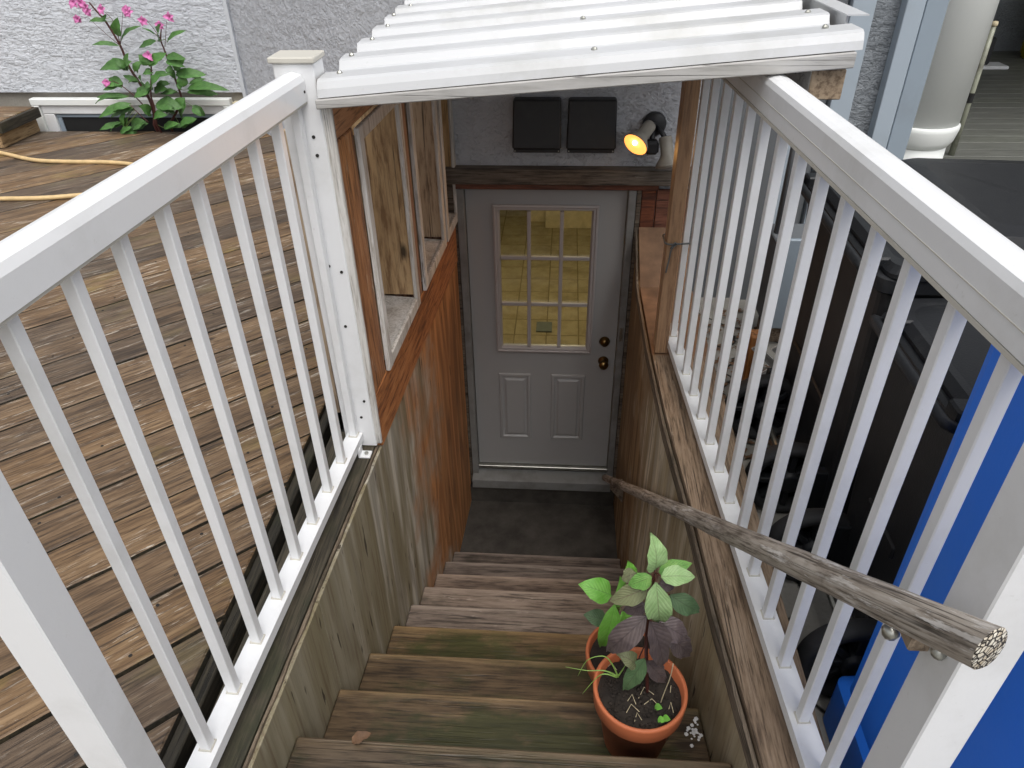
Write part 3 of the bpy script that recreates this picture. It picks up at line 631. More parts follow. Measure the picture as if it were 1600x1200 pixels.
obj('newel_post', box(.703, .782, -3.287, -3.201, 1.622, 3.09, .003), 'white', rr_)
obj('rail_end_plate', box(.600, .668, -.899, -.893, 1.62, 1.70, .001), 'white', rr_)
# ------------------------------------------------------------------ driftwood handrail
hr = thing('handrail', 'weathered driftwood pole handrail on the right side of the stairs', 'handrail', (.53, -1.9, 1.3))
a, b = Vector((.642, -3.385, 2.672)), Vector((.42, -.385, .235)); d = (b-a).normalized()
fr = Matrix.Translation(a) @ d.to_track_quat('X', 'Z').to_matrix().to_4x4(); L = (b-a).length
bm = NB(); rings = []; N = 46; S = 16
for i in range(N+1):
    t = i/N; r = .031*(1-t)+.0225*t; ring = []
    for k in range(S):
        th = 2*math.pi*k/S; rr = r*(1+.06*mnoise.noise((t*14, math.cos(th)*.9, math.sin(th)*.9))+.04*mnoise.noise((t*50, math.cos(th)*3, math.sin(th)*3)))
        x = t*L
        if i == 0: x = -.022*math.sin(th)-.018*math.cos(th)
        if i == 1: x = .012-.018*math.sin(th)-.014*math.cos(th)
        ring.append(bm.verts.new((x, math.cos(th)*rr, math.sin(th)*rr)))
    rings.append(ring)
for p, q in zip(rings, rings[1:]):
    for k in range(S): bm.faces.new((p[k], p[(k+1) % S], q[(k+1) % S], q[k]))
bm.faces.new(rings[-1])
cut = [v.co.copy() for v in rings[0]]
obj('pole', bm, 'log', hr, fr, True)
g = G('checked_end_grain'); v = g.node('ShaderNodeTexVoronoi', feature='DISTANCE_TO_EDGE'); g.link(g.coords((1, 1, 1), False), v.inputs['Vector']); v.inputs['Scale'].default_value = 115
nn = g.noise(g.coords((1, 1, 1), False), 60, 4, .6); cr = g.ramp(v.outputs['Distance'], [(.05, 1), (.15, 0)])
g.col(g.mix(cr, g.mix(g.ramp(nn, [(.35, 0), (.65, 1)]), (.74, .71, .62), (.46, .38, .27)), (.025, .02, .016))); g.rough(.9); g.bump(g.math('SUBTRACT', 1.0, cr), .003, 1); M['endgrain'] = g.m
bm = NB(); ce = sum(cut, Vector())/S; prev = None; lay = []
for f in (1.0, .97, .6, .3):
    lay.append([bm.verts.new(ce+(p-ce)*f+Vector((-.004*(1-f) - (.0015 if f < 1 else 0), 0, 0))) for p in cut])
for p, q in zip(lay, lay[1:]):
    for k in range(S): bm.faces.new((p[k], p[(k+1) % S], q[(k+1) % S], q[k]))
bm.faces.new(lay[-1]); obj('sawn_end', bm, 'endgrain', hr, fr, True)
P = a+d*.20
obj('bracket', box(.668, .7015, -3.225, -3.180, 2.440, 2.500, .003), 'rawend', hr)
obj('bolt', lathe([(.0, -.012), (.012, -.010), (.015, 0), (.012, .010), (0, .013)], 10, (.664, -3.176, 2.425)), 'metal', hr, None, True)
obj('bolt', lathe([(.0, -.010), (.010, -.008), (.012, 0), (0, .010)], 10, (.694, -3.252, 2.480)), 'metal', hr, None, True)
obj('bracket', hexa(NB(), lambda a_, b_, c_: ((.44, XR(-.5)-.002)[a_], (-.56, -.50)[b_], (.30 if a_ == 0 else .18, .335)[c_]), .003), 'cap_r', hr)
# ------------------------------------------------------------------ black covers above the door
for x0, x1, lab in ((-.178, .082, 'black square plastic vent cover above the door, the one away from the lamp'), (.108, .369, 'black square plastic vent cover above the door, the one next to the lit lamp')):
    v = thing('vent_cover', lab, 'vent cover', ((x0+x1)/2, 0, 2.27), 'vent covers above the door')
    obj('hood', hexa(NB(), lambda a, b, c: ((x0, x1)[a]+(.006, -.006)[a]*c, ((-.105, -.075)[c], -.002)[b], (2.285, 2.53)[c]), .008), 'blackbox', v)
    obj('louvre', box(x0+.006, x1-.006, -.085, -.004, 2.262, 2.282, .003), 'blackbox', v)
    for x in (x0+.014, x1-.014): obj('screw', lathe([(.004, 0), (.004, .003)], 8), 'metal', v, Matrix.Translation((x, -.0855, 2.272)) @ Matrix.Rotation(R(90), 4, 'X'))
# ------------------------------------------------------------------ twin floodlight
fl_ = thing('floodlight', 'twin-head security floodlight beside the vent covers, one head lit orange', 'floodlight', (.57, 0, 2.36))
obj('wall_plate', lathe([(.062, 0), (.062, .018), (.05, .03), (0, .032)], 24), 'blackbox', fl_, Matrix.Translation((.568, -.001, 2.395)) @ Matrix.Rotation(R(90), 4, 'X'), True)
def head(base, aim, lens, nm):
    z = (Vector(aim)-Vector(base)).normalized(); f = Matrix.Translation(base) @ z.to_track_quat('Z', 'Y').to_matrix().to_4x4()
    h = obj(nm, lathe([(.0, -.012), (.03, -.010), (.034, .0), (.034, .075), (.040, .09), (.066, .125), (.070, .140), (.066, .140), (.060, .128), (.0, .120)], 28), 'fl_hat', fl_, f, True)
    obj('lens', lathe([(.0655, .1395), (.058, .146), (.035, .150), (.0, .152)], 28), lens, h, f, True)
    if lens == 'lens': obj('filament', lathe([(0, .1535), (.012, .155), (.010, .160), (0, .162)], 12, (.012, .028, 0)), 'bulb', h, f, True)
    return h, f
h, f = head((.535, -.09, 2.405), (.42, -.24, 2.30), 'lens', 'lamp_head')
head((.622, -.10, 2.345), (.650, -.145, 2.20), 'lens_off', 'lamp_head')
obj('arm', tube([(.568, -.025, 2.395), (.555, -.06, 2.40), (.535, -.085, 2.405)], .013, 8), 'blackbox', fl_, None, True)
obj('arm', tube([(.568, -.025, 2.39), (.60, -.07, 2.37), (.622, -.10, 2.345)], .013, 8), 'blackbox', fl_, None, True)
obj('motion_sensor', box(.52, .59, -.13, -.06, 2.265, 2.335, .014), 'blackbox', fl_); obj('arm', tube([(.565, -.028, 2.38), (.558, -.06, 2.35), (.555, -.09, 2.335)], .012, 8), 'blackbox', fl_, None, True)
sl = bpy.data.lights.new('flood_bulb', 'SPOT'); sl.energy = 10; sl.color = (1, .47, .13); sl.spot_size = R(140); sl.spot_blend = .8; sl.shadow_soft_size = .04
so = bpy.data.objects.new('flood_bulb', sl); COL.objects.link(so)
fz = Vector((f[0][2], f[1][2], f[2][2])); so.location = f @ Vector((0, 0, .165)); so.rotation_euler = (-fz).to_track_quat('Z', 'Y').to_euler(); attach(so, h)
# ------------------------------------------------------------------ plants
def leaf(name, B, T, W, mat, parent, up=(.0, -.45, .9), arch=.10, fold=.16, wave=0, bm=None, shape=.85):
    own = bm is None; bm = bm or NB(); uvl = bm.loops.layers.uv.verify()
    B, T = Vector(B), Vector(T); d = T-B; Ln = d.length; n = Vector(up); s = d.cross(n).normalized(); n = s.cross(d).normalized(); NU = 8; rows = []
    for i in range(NU+1):
        t = i/NU; w = W*.5*(math.sin(math.pi*min(1, t**shape))**.8 if 0 < t < 1 else 0)*(1.08-.25*t)+.0006
        c = B+d*t+n*(arch*Ln*math.sin(math.pi*t)-.04*Ln*t*t)
        row = []
        for j, q in enumerate((-1, -.5, 0, .5, 1)):
            row.append(bm.verts.new(c+s*(w*q)+n*(fold*w*abs(q)+wave*W*math.sin(i*2.1+j)*abs(q))))
        rows.append(row)
    for i in range(NU):
        for j in range(4):
            fc = bm.faces.new((rows[i][j], rows[i][j+1], rows[i+1][j+1], rows[i+1][j])); fc.smooth = True
            for lp, (u, vv) in zip(fc.loops, ((i, j), (i, j+1), (i+1, j+1), (i+1, j))): lp[uvl].uv = (u/NU, vv/4)
    if own: return obj(name, bm, mat, parent, None, True)
LEAVES_A=[((0.374,-2.620,1.913),(0.356,-2.620,2.054),0.056,'p'),
 ((0.400,-2.560,1.835),(0.488,-2.560,1.883),0.041,'g'),
 ((0.390,-2.640,1.914),(0.482,-2.640,1.920),0.048,'p'),
 ((0.368,-2.700,1.962),(0.393,-2.700,1.794),0.060,'p'),
 ((0.362,-2.660,1.936),(0.303,-2.660,1.896),0.041,'g'),
 ((0.355,-2.660,1.891),(0.257,-2.660,1.823),0.051,'o'),
 ((0.431,-2.600,1.794),(0.525,-2.600,1.722),0.051,'k'),
 ((0.357,-2.700,1.825),(0.256,-2.700,1.653),0.073,'d'),
 ((0.364,-2.720,1.828),(0.424,-2.720,1.618),0.083,'d'),
 ((0.392,-2.660,1.756),(0.488,-2.660,1.678),0.068,'d'),
 ((0.451,-2.600,1.608),(0.525,-2.600,1.516),0.073,'d'),
 ((0.364,-2.630,1.784),(0.301,-2.630,1.750),0.050,'d'),
 ((0.345,-2.700,1.603),(0.288,-2.700,1.651),0.043,'o'),
 ((0.368,-2.700,1.636),(0.317,-2.700,1.467),0.044,'k'),
 ((0.376,-2.680,1.597),(0.445,-2.680,1.493),0.054,'d'),
 ((0.330,-2.600,1.877),(0.292,-2.600,1.847),0.036,'o'),
 ((0.406,-2.550,1.776),(0.453,-2.550,1.764),0.041,'d')]
LEAVES_B=[((0.290,-2.420,1.558),(0.184,-2.420,1.608),0.069,'b'),
 ((0.282,-2.400,1.406),(0.206,-2.400,1.430),0.049,'k'),
 ((0.296,-2.480,1.590),(0.263,-2.480,1.358),0.054,'b'),
 ((0.341,-2.420,1.648),(0.332,-2.420,1.722),0.040,'b'),
 ((0.325,-2.400,1.479),(0.317,-2.400,1.623),0.046,'b'),
 ((0.331,-2.420,1.482),(0.351,-2.420,1.414),0.047,'b')]
STEM_A= [(0.385, -2.63, 1.434), (0.379, -2.63, 1.612), (0.377, -2.63, 1.735), (0.378, -2.63, 1.832), (0.376, -2.63, 1.915)]
STEM_B= [(0.308, -2.4, 1.286), (0.313, -2.4, 1.385), (0.318, -2.4, 1.479), (0.304, -2.4, 1.523)]
GRASS= [[(0.298, -2.68, 1.514), (0.26, -2.68, 1.538), (0.208, -2.68, 1.534), (0.144, -2.68, 1.547)], [(0.298, -2.68, 1.508), (0.261, -2.68, 1.522), (0.236, -2.68, 1.497), (0.199, -2.68, 1.413)], [(0.302, -2.68, 1.509), (0.277, -2.68, 1.578), (0.25, -2.68, 1.608), (0.206, -2.68, 1.583), (0.182, -2.68, 1.504)], [(0.301, -2.68, 1.514), (0.312, -2.68, 1.548), (0.32, -2.68, 1.576)]]
STALK= [(0.449, -2.7, 1.617), (0.447, -2.7, 1.546), (0.435, -2.7, 1.443), (0.429, -2.7, 1.329)]
FSTEMS=[ ([(-3.625, 2.55, 1.689), (-3.6, 2.55, 1.771), (-3.602, 2.55, 1.903), (-3.653, 2.55, 2.051), (-3.705, 2.55, 2.186), (-3.725, 2.55, 2.346), (-3.788, 2.55, 2.528), (-3.834, 2.55, 2.6), (-3.883, 2.55, 2.679)], 0.014),
([(-3.574, 2.5, 1.702), (-3.552, 2.5, 1.865), (-3.548, 2.5, 1.964), (-3.477, 2.5, 2.177), (-3.458, 2.5, 2.271)], 0.009),
([(-3.498, 2.58, 1.681), (-3.357, 2.58, 1.846), (-3.321, 2.58, 1.916), (-3.332, 2.58, 2.064), (-3.351, 2.58, 2.218), (-3.362, 2.58, 2.321), (-3.369, 2.58, 2.386), (-3.333, 2.58, 2.486)], 0.011),
([(-3.604, 2.5, 1.784), (-3.651, 2.5, 1.875), (-3.712, 2.5, 1.955), (-3.793, 2.5, 2.033), (-3.855, 2.5, 2.072)], 0.006),
([(-3.616, 2.45, 1.736), (-3.672, 2.45, 1.797), (-3.733, 2.45, 1.877)], 0.005),
([(-3.725, 2.55, 2.346), (-3.819, 2.55, 2.438), (-3.938, 2.55, 2.57)], 0.003),
([(-3.722, 2.55, 2.355), (-3.652, 2.55, 2.519), (-3.617, 2.55, 2.607)], 0.003),
([(-3.363, 2.58, 2.386), (-3.408, 2.58, 2.477), (-3.45, 2.58, 2.54)], 0.003),
([(-3.359, 2.58, 2.33), (-3.401, 2.58, 2.432), (-3.499, 2.58, 2.482)], 0.003),
([(-3.349, 2.58, 2.33), (-3.298, 2.58, 2.467), (-3.258, 2.58, 2.566)], 0.0025),
([(-3.722, 2.55, 2.355), (-3.723, 2.55, 2.537), (-3.787, 2.55, 2.617)], 0.003) ]
FLEAVES=[ ((-3.687, 2.5, 2.428),(-3.604, 2.423, 2.581),0.090),
((-3.672, 2.5, 2.396),(-3.453, 2.478, 2.515),0.045),
((-3.706, 2.5, 2.355),(-3.914, 2.447, 2.374),0.040),
((-3.754, 2.5, 2.562),(-3.771, 2.489, 2.582),0.060),
((-3.745, 2.5, 2.544),(-3.903, 2.493, 2.546),0.040),
((-3.328, 2.5, 2.394),(-3.243, 2.392, 2.535),0.100),
((-3.275, 2.5, 2.38),(-3.032, 2.382, 2.492),0.050),
((-3.365, 2.5, 2.39),(-3.557, 2.531, 2.335),0.060),
((-3.365, 2.5, 2.44),(-3.42, 2.427, 2.505),0.016),
((-3.674, 2.5, 2.168),(-3.602, 2.422, 2.313),0.080),
((-3.682, 2.5, 2.177),(-3.986, 2.559, 2.156),0.080),
((-3.689, 2.5, 2.187),(-3.766, 2.465, 2.245),0.060),
((-3.638, 2.5, 2.149),(-3.576, 2.531, 2.228),0.060),
((-3.494, 2.5, 2.205),(-3.539, 2.466, 2.291),0.090),
((-3.497, 2.5, 2.196),(-3.307, 2.495, 2.299),0.090),
((-3.321, 2.5, 2.261),(-3.106, 2.407, 2.268),0.070),
((-3.278, 2.5, 2.157),(-3.153, 2.494, 2.262),0.080),
((-3.279, 2.5, 2.119),(-3.018, 2.536, 2.116),0.090),
((-3.279, 2.5, 2.119),(-3.346, 2.474, 2.172),0.060),
((-3.233, 2.5, 2.023),(-3.231, 2.513, 2.126),0.090),
((-3.172, 2.5, 2.052),(-3.032, 2.501, 2.085),0.040),
((-3.206, 2.5, 2.004),(-2.784, 2.392, 2.023),0.080),
((-3.201, 2.5, 1.984),(-2.956, 2.516, 2.019),0.080),
((-3.473, 2.5, 2.139),(-3.563, 2.486, 2.132),0.050),
((-3.491, 2.5, 2.081),(-3.319, 2.434, 2.161),0.060),
((-3.515, 2.5, 2.004),(-3.353, 2.386, 2.143),0.100),
((-3.477, 2.5, 2.023),(-3.365, 2.536, 2.044),0.050),
((-3.536, 2.5, 2.004),(-3.692, 2.465, 1.943),0.100),
((-3.624, 2.5, 2.062),(-3.759, 2.509, 2.118),0.050),
((-3.779, 2.5, 2.043),(-3.92, 2.538, 2.083),0.090),
((-3.829, 2.5, 2.023),(-3.982, 2.509, 1.997),0.050),
((-3.772, 2.5, 1.935),(-4.092, 2.546, 1.929),0.060),
((-3.756, 2.5, 1.885),(-4.072, 2.451, 1.776),0.080),
((-3.737, 2.5, 1.845),(-4.009, 2.524, 1.757),0.070),
((-3.511, 2.5, 1.875),(-3.273, 2.46, 1.855),0.130),
((-3.253, 2.5, 1.915),(-3.356, 2.548, 1.742),0.130),
((-3.202, 2.5, 1.866),(-3.122, 2.538, 1.765),0.070),
((-3.601, 2.5, 1.794),(-3.627, 2.398, 1.89),0.100),
((-3.577, 2.5, 1.764),(-3.399, 2.404, 1.809),0.080),
((-3.456, 2.5, 1.805),(-3.333, 2.419, 1.875),0.060),
((-3.667, 2.5, 1.723),(-3.877, 2.554, 1.635),0.110),
((-3.893, 2.5, 1.702),(-4.104, 2.459, 1.666),0.060),
((-3.889, 2.5, 1.681),(-3.826, 2.493, 1.826),0.060),
((-3.518, 2.5, 1.672),(-3.334, 2.434, 1.731),0.070),
((-3.943, 2.5, 1.618),(-3.794, 2.471, 1.689),0.060),
((-3.351, 2.5, 1.682),(-3.164, 2.449, 1.768),0.090),
((-3.577, 2.5, 2.043),(-3.562, 2.443, 2.132),0.080),
((-3.318, 2.5, 1.984),(-3.433, 2.485, 1.968),0.060),
((-3.333, 2.5, 2.186),(-3.287, 2.485, 2.142),0.060) ]
FLOWERS= [(-3.978, 2.5, 2.686), (-3.918, 2.5, 2.686), (-3.89, 2.5, 2.651), (-3.886, 2.5, 2.62), (-3.988, 2.5, 2.564), (-3.76, 2.5, 2.633), (-3.549, 2.5, 2.627), (-3.54, 2.5, 2.609), (-3.428, 2.5, 2.547), (-3.292, 2.5, 2.511), (-3.193, 2.5, 2.572), (-3.461, 2.5, 2.28), (-3.912, 2.5, 2.062)]
HOSE= [(-5.123, 2.04, 1.64), (-4.656, 1.868, 1.64), (-4.258, 1.688, 1.64), (-3.958, 1.644, 1.64), (-3.575, 1.635, 1.64), (-3.295, 1.561, 1.64), (-3.101, 1.38, 1.64), (-3.068, 1.163, 1.64), (-3.212, 0.969, 1.64), (-3.471, 0.871, 1.64), (-3.661, 0.827, 1.64), (-3.937, 0.807, 1.64), (-4.204, 0.775, 1.64)]
CAMR= [[0.99756, 0.068065, -0.015528], [-0.026078, 0.56961, 0.821501], [0.064761, -0.819092, 0.569995]]

def soil(parent, c, r, z, bits):
    bm = NB(); n, m = 9, 26; rings = [[bm.verts.new((c[0], c[1], z+.01))]]
    for i in range(1, n+1):
        rr = r*i/n; rings.append([bm.verts.new((c[0]+rr*math.cos(2*math.pi*k/m), c[1]+rr*math.sin(2*math.pi*k/m), z+.014*mnoise.noise((c[0]*9+rr*40*math.cos(2*math.pi*k/m), rr*40*math.sin(2*math.pi*k/m), 4))+.004*random.random())) for k in range(m)])
    for k in range(m): bm.faces.new((rings[0][0], rings[1][k], rings[1][(k+1) % m]))
    for p, q in zip(rings[1:], rings[2:]):
        for k in range(m): bm.faces.new((p[k], q[k], q[(k+1) % m], p[(k+1) % m]))
    o = obj('soil', bm, 'soil', parent, None, True)
    if bits:
        bm = NB()
        for _ in range(260):
            a_, q = random.uniform(0, 6.28), r*.95*math.sqrt(random.random()); s = random.uniform(.002, .0065); x, y = c[0]+q*math.cos(a_), c[1]+q*math.sin(a_)
            bmesh.ops.create_icosphere(bm, subdivisions=1, radius=s, matrix=Matrix.Translation((x, y, z+.008+random.uniform(-.004, .008))))
        cr = obj('soil_crumbs', bm, 'soil', parent); cr['kind'] = 'stuff'
def pot(parent, c, z0):
    pr = [(.0, .0), (.090, 0), (.094, .006), (.124, .213), (.134, .215), (.138, .221), (.142, .278), (.141, .286), (.134, .288), (.129, .282), (.125, .22), (.118, .19), (0, .19)]
    obj('pot', lathe(pr, 48, (c[0], c[1], z0)), 'terra', parent, None, True)
pa = thing('potted_plant', 'bronze and pale green leafed plant in the front terracotta pot on the stairs', 'potted plant', (.372, -2.672, 1.165))
pot(pa, (.372, -2.672), 1.1655); soil(pa, (.372, -2.672), .127, 1.1655+.243, True)
obj('stem', tube(spline([(.40, -2.665, 1.39)]+STEM_A[1:], 4), .0055, 8), 'stem_r', pa, None, True)
for B, T, W, k in LEAVES_A:
    drop = T[2] < B[2]-.03
    up = (random.uniform(-.75, .75) if k == 'd' else random.uniform(-.3, .3), -.75 if drop else -.35, .65 if drop else .9)
    leaf('leaf', B, T, W*(1.0 if k == 'd' else 1.2), 'L_'+k, pa, up, arch=random.uniform(.02, .20), wave=.07, shape=.8)
    # leaf stalk back to the stem
    st = min(spline(STEM_A, 4), key=lambda p: (p-Vector(B)).length)
    obj('leaf_stalk', tube([st, (st+Vector(B))/2+Vector((0, 0, .006)), B], .0022, 5), 'stem_r', pa)
for i, l in enumerate(GRASS): obj('grass_blade', tube(spline([Vector(p) for p in l], 4), [.0028*(1-.8*t/(4*(len(l)-1))) for t in range(4*(len(l)-1)+1)], 5), 'grass', pa, None, True)
obj('dry_stalk', tube(spline([Vector(p) for p in STALK], 4), .0016, 5), 'straw', pa, None, True)
for x, y in ((.42, -2.75), (.435, -2.745), (.415, -2.71)): leaf('sprout_leaf', (x, y, 1.418), (x+.02, y-.012, 1.428), .02, 'L_b', pa)
for i in range(9):
    a_ = random.uniform(0, 6.28); q = random.uniform(.02, .1); x, y = .372+q*math.cos(a_), -2.672+q*math.sin(a_); w_ = random.uniform(-1, 1)
    obj('straw_bit', tube([(x, y, 1.420), (x+.03*w_, y+.02, 1.425), (x+.05*w_, y+.02*random.uniform(-1, 1), 1.421)], .0012, 5), 'straw', pa)
pb = thing('potted_plant', 'bright green seedling in the terracotta pot tucked behind the front pot', 'potted plant', (.36, -2.41, .959))
pot(pb, (.362, -2.41), .9595); soil(pb, (.362, -2.41), .127, .9595+.243, False)
obj('stem', tube(spline([(.33, -2.41, 1.18)]+STEM_B[1:], 4), .0045, 8), 'stem_g', pb, None, True)
for B, T, W, k in LEAVES_B:
    leaf('leaf', B, T, W*1.2, 'L_'+k, pb, (.1, -.5, .8), arch=.1, wave=.06, shape=.8)
    st = min(spline(STEM_B, 4), key=lambda p: (p-Vector(B)).length); obj('leaf_stalk', tube([st, B], .002, 5), 'stem_g', pb)
# tall balsam against the house
fp = thing('flowering_plant', 'tall red-stemmed plant with pink flowers growing by the basement window', 'plant', (-3.70, 2.62, 1.37))
for i, (pts, r) in enumerate(FSTEMS):
    pp = spline([Vector(p) for p in pts], 4); n = len(pp)
    if i < 3: pp = [Vector((pp[0].x, 2.66, 1.38))]+pp; n += 1
    obj('stem', tube(pp, [r*(1.1-.65*q/(n-1)) for q in range(n)], 7), 'stem_r', fp, None, True)
for B, T, W in FLEAVES:
    drop = T[2] < B[2]
    leaf('leaf', B, T, W*1.05, 'L_f', fp, (random.uniform(-.4, .4), -.7, .6), arch=random.uniform(.05, .16), wave=.06, fold=.22, shape=.9)
for B, T, W in FLEAVES[9:]:
    b_ = Vector(B)+Vector((random.uniform(-.02, .02), random.uniform(-.03, .05), random.uniform(-.03, .02))); t_ = b_+(Vector(T)-Vector(B))*random.uniform(.6, .95)+Vector((random.uniform(-.06, .06), random.uniform(-.05, .05), random.uniform(-.06, .03)))
    leaf('leaf', b_, t_, W*.9, 'L_f', fp, (random.uniform(-.6, .6), -.6, .6), arch=random.uniform(.05, .2), wave=.07, fold=.25, shape=.9)
allp = [p for pts, r in FSTEMS for p in spline([Vector(q) for q in pts], 4)]
for B, T, W in FLEAVES:
    st = min(allp, key=lambda p: (p-Vector(B)).length)
    if (st-Vector(B)).length > .006: obj('leaf_stalk', tube([st, B], .0022, 5), 'stem_g', fp)
for p in FLOWERS:
    p = Vector(p); bm = NB()
    for k in range(5):
        a_ = 2*math.pi*k/5+random.uniform(0, .6); q = Vector((math.cos(a_), -.4+random.uniform(-.3, .3), math.sin(a_)))*random.uniform(.034, .052)
        leaf('', p, p+q, random.uniform(.036, .048), None, None, (0, -1, .2), .25, .3, .1, bm, .8)
    fo = obj('flower', bm, 'pink', fp, None, True)
    st = min(allp, key=lambda q: (q-p).length); obj('flower_stalk', tube([st, p], .0016, 5), 'stem_r', fp)
# ------------------------------------------------------------------ hose
hp = spline([Vector((x, y, 1.637)) for x, y, z in HOSE], 6)
tag(obj('garden_hose', tube(hp, .0165, 10), 'hose', None, None, True), 'tan garden hose lying in a loop on the deck', 'hose')
# raised timber step against the house
st_ = thing('timber_step', 'low raised timber platform on the deck at the left by the house', 'step', (-5.4, 2.2, 1.62))
for i in range(3): obj('step_board', box(-6.3, -4.72, 2.02+.185*i, 2.2+.185*i, 1.80, 1.84, .004), 'deck', st_)
obj('step_edge', box(-4.715, -4.68, 2.02, 2.57, 1.75, 1.835, .003), 'rim', st_); obj('step_frame', box(-6.3, -4.74, 2.04, 2.56, 1.625, 1.798), 'rawend', st_)
# ------------------------------------------------------------------ wheeled bins
def rrect(x0, x1, y0, y1, r, n=4):
    o = []
    for cx, cy, s in ((x1-r, y1-r, 0), (x0+r, y1-r, 90), (x0+r, y0+r, 180), (x1-r, y0+r, 270)):
        for k in range(n+1): a_ = R(s+90*k/n); o.append((cx+r*math.cos(a_), cy+r*math.sin(a_)))
    return o
def loft(secs, cap0=True, cap1=True):
    bm = NB(); rr = [[bm.verts.new((x, y, z if not callable(z) else z(x, y))) for x, y in poly] for poly, z in secs]; n = len(rr[0])
    for p, q in zip(rr, rr[1:]):
        for k in range(n): bm.faces.new((p[k], p[(k+1) % n], q[(k+1) % n], q[k]))
    if cap0: bm.faces.new(rr[0][::-1])
    if cap1: bm.faces.new(rr[-1])
    return bm
def wheel(parent, c, r=.165):
    f = Matrix.Translation(c) @ Matrix.Rotation(R(90), 4, 'X')
    w_ = obj('wheel', lathe([(.030, -.04), (.045, -.035), (.045, .035), (.030, .04)], 16), 'black', parent, f, True)
    obj('tyre', lathe([(r-.035, -.030), (r-.012, -.032), (r, -.020), (r, .020), (r-.012, .032), (r-.035, .030), (r-.035, -.030)], 36), 'tyre', w_, f, True)
    for k in range(8):
        a_ = k*math.pi/4; f2 = f @ Matrix.Rotation(a_, 4, 'Z'); obj('spoke', box(.04, r-.034, -.012, .012, -.018, .018, .003), 'black', w_, f2)
def bin_(label, x0, x1, y0, y1, z0, z1, body, lid, wy, group='wheeled bins by the railing', tp=1.0):
    t = thing('wheeled_bin', label, 'bin', ((x0+x1)/2, (y0+y1)/2, z0), group)
    xb = x0+.03+.06*tp; e = .015+.035*tp; secs = [(rrect(xb, x1-.10, y0+e+.005, y1-e-.005, .05), z0+.03), (rrect(xb-.01, x1-.09, y0+e, y1-e, .05), z0+.07)]
    secs += [(rrect(xb-.01-.05*tp*u, x1-.09+.07*u, y0+e-(e-.015)*u, y1-e+(e-.015)*u, .05), z0+.07+(z1-.13-z0-.07)*u) for u in (.33, .66, 1)]
    obj('body', loft(secs), body, t)
    obj('rim', loft([(rrect(x0+.012, x1-.004, y0+.006, y1-.006, .045), z1-.135), (rrect(x0, x1+.006, y0-.002, y1+.002, .05), z1-.125), (rrect(x0, x1+.006, y0-.002, y1+.002, .05), z1-.085), (rrect(x0+.012, x1-.004, y0+.006, y1-.006, .045), z1-.08)]), body, t)
    def lz(e): return lambda x, y: z1+e-.05*max(0, (x0+.32-x)/.32)-.02*max(0, (x-x1+.25)/.25)
    secs = [(rrect(x0+.02, x1+.02, y0-.012, y1+.012, .05), z1-.078), (rrect(x0+.02, x1+.02, y0-.012, y1+.012, .05), lz(-.02)), (rrect(x0+.04, x1, y0+.006, y1-.006, .05), lz(-.004)), (rrect(x0+.06, x1-.03, y0+.05, y1-.05, .05), lz(-.006)), (rrect(x0+.32, x1-.08, y0+.09, y1-.09, .06), lz(.018)), (rrect(x0+.36, x1-.16, y0+.16, y1-.16, .06), lz(.024))]
    obj('lid', loft(secs), lid, t)
    obj('handle', tube([(x0+.02, y0+.06, z1-.10), (x0-.035, y0+.07, z1-.075), (x0-.04, y0+.10, z1-.07), (x0-.04, y1-.10, z1-.07), (x0-.035, y1-.07, z1-.075), (x0+.02, y1-.06, z1-.10)], .015, 8), body, t, None, True)
    for yy in (y0+.10, y1-.10): obj('hinge', box(x0-.01, x0+.05, yy-.03, yy+.03, z1-.09, z1-.045, .006), body, t)
    for yy in wy: wheel(t, (x0-.02, yy, z0+.165))
    obj('axle', tube([(x0-.02, min(wy), z0+.165), (x0-.02, max(wy), z0+.165)], .012, 8), 'metal', t)
    for yy in (y0+.12, y1-.12): obj('axle_mount', box(x0+.0, xb+.03, yy-.02, yy+.02, z0+.12, z0+.30, .005), body, t)
    obj('body_rib', box(x0+.05, x0+.085, y0+.2, y1-.2, z0+.45, z0+.50, .006), body, t)
    return t
bin_('black wheeled bin with a scuffed black lid, farthest from the camera', 1.02, 1.92, -2.02, -1.12, GZ+.002, 2.58, 'black', 'black', (-1.80, -1.34))
bin_('lower black wheeled bin between the scuffed-lid bin and the bright blue bin', 1.02, 1.80, -2.665, -2.05, GZ+.002, 2.50, 'black', 'black', (-2.60, -2.15))
tb_ = bin_('bright blue wheeled bin beside the near right railing post', .905, 1.72, -3.42, -2.675, GZ+.002, 2.92, 'blue', 'blue', (-2.83, -3.33), tp=.2)
for ch in list(tb_.children):                      # its wheels are on the far side
    if ch.name.split('.')[0] in ('wheel', 'axle', 'axle_mount', 'handle', 'hinge', 'body_rib'):
        for g_ in list(ch.children): bpy.data.objects.remove(g_)
        bpy.data.objects.remove(ch)
obj('kick_plate', loft([(rrect(.920, 1.1, -3.40, -2.672, .03), GZ+.004), (rrect(.920, 1.1, -3.40, -2.672, .03), GZ+.19), (rrect(.96, 1.1, -3.36, -2.70, .03), GZ+.24)]), 'blue', tb_)
wd = thing('weed', 'broad green leaves poking up between the two black bins', 'weed', (1.15, -2.04, GZ))
obj('stem', tube(spline([(1.16, -2.04, GZ), (1.15, -2.035, 1.9), (1.13, -2.03, 2.33)], 4), .005, 6), 'stem_g', wd)
for B, T, W in (((1.13, -2.03, 2.33), (1.06, -2.06, 2.42), .09), ((1.13, -2.03, 2.30), (1.05, -2.10, 2.27), .08), ((1.14, -2.03, 2.2), (1.07, -2.08, 2.15), .08)): leaf('leaf', B, T, W, 'L_b', wd)
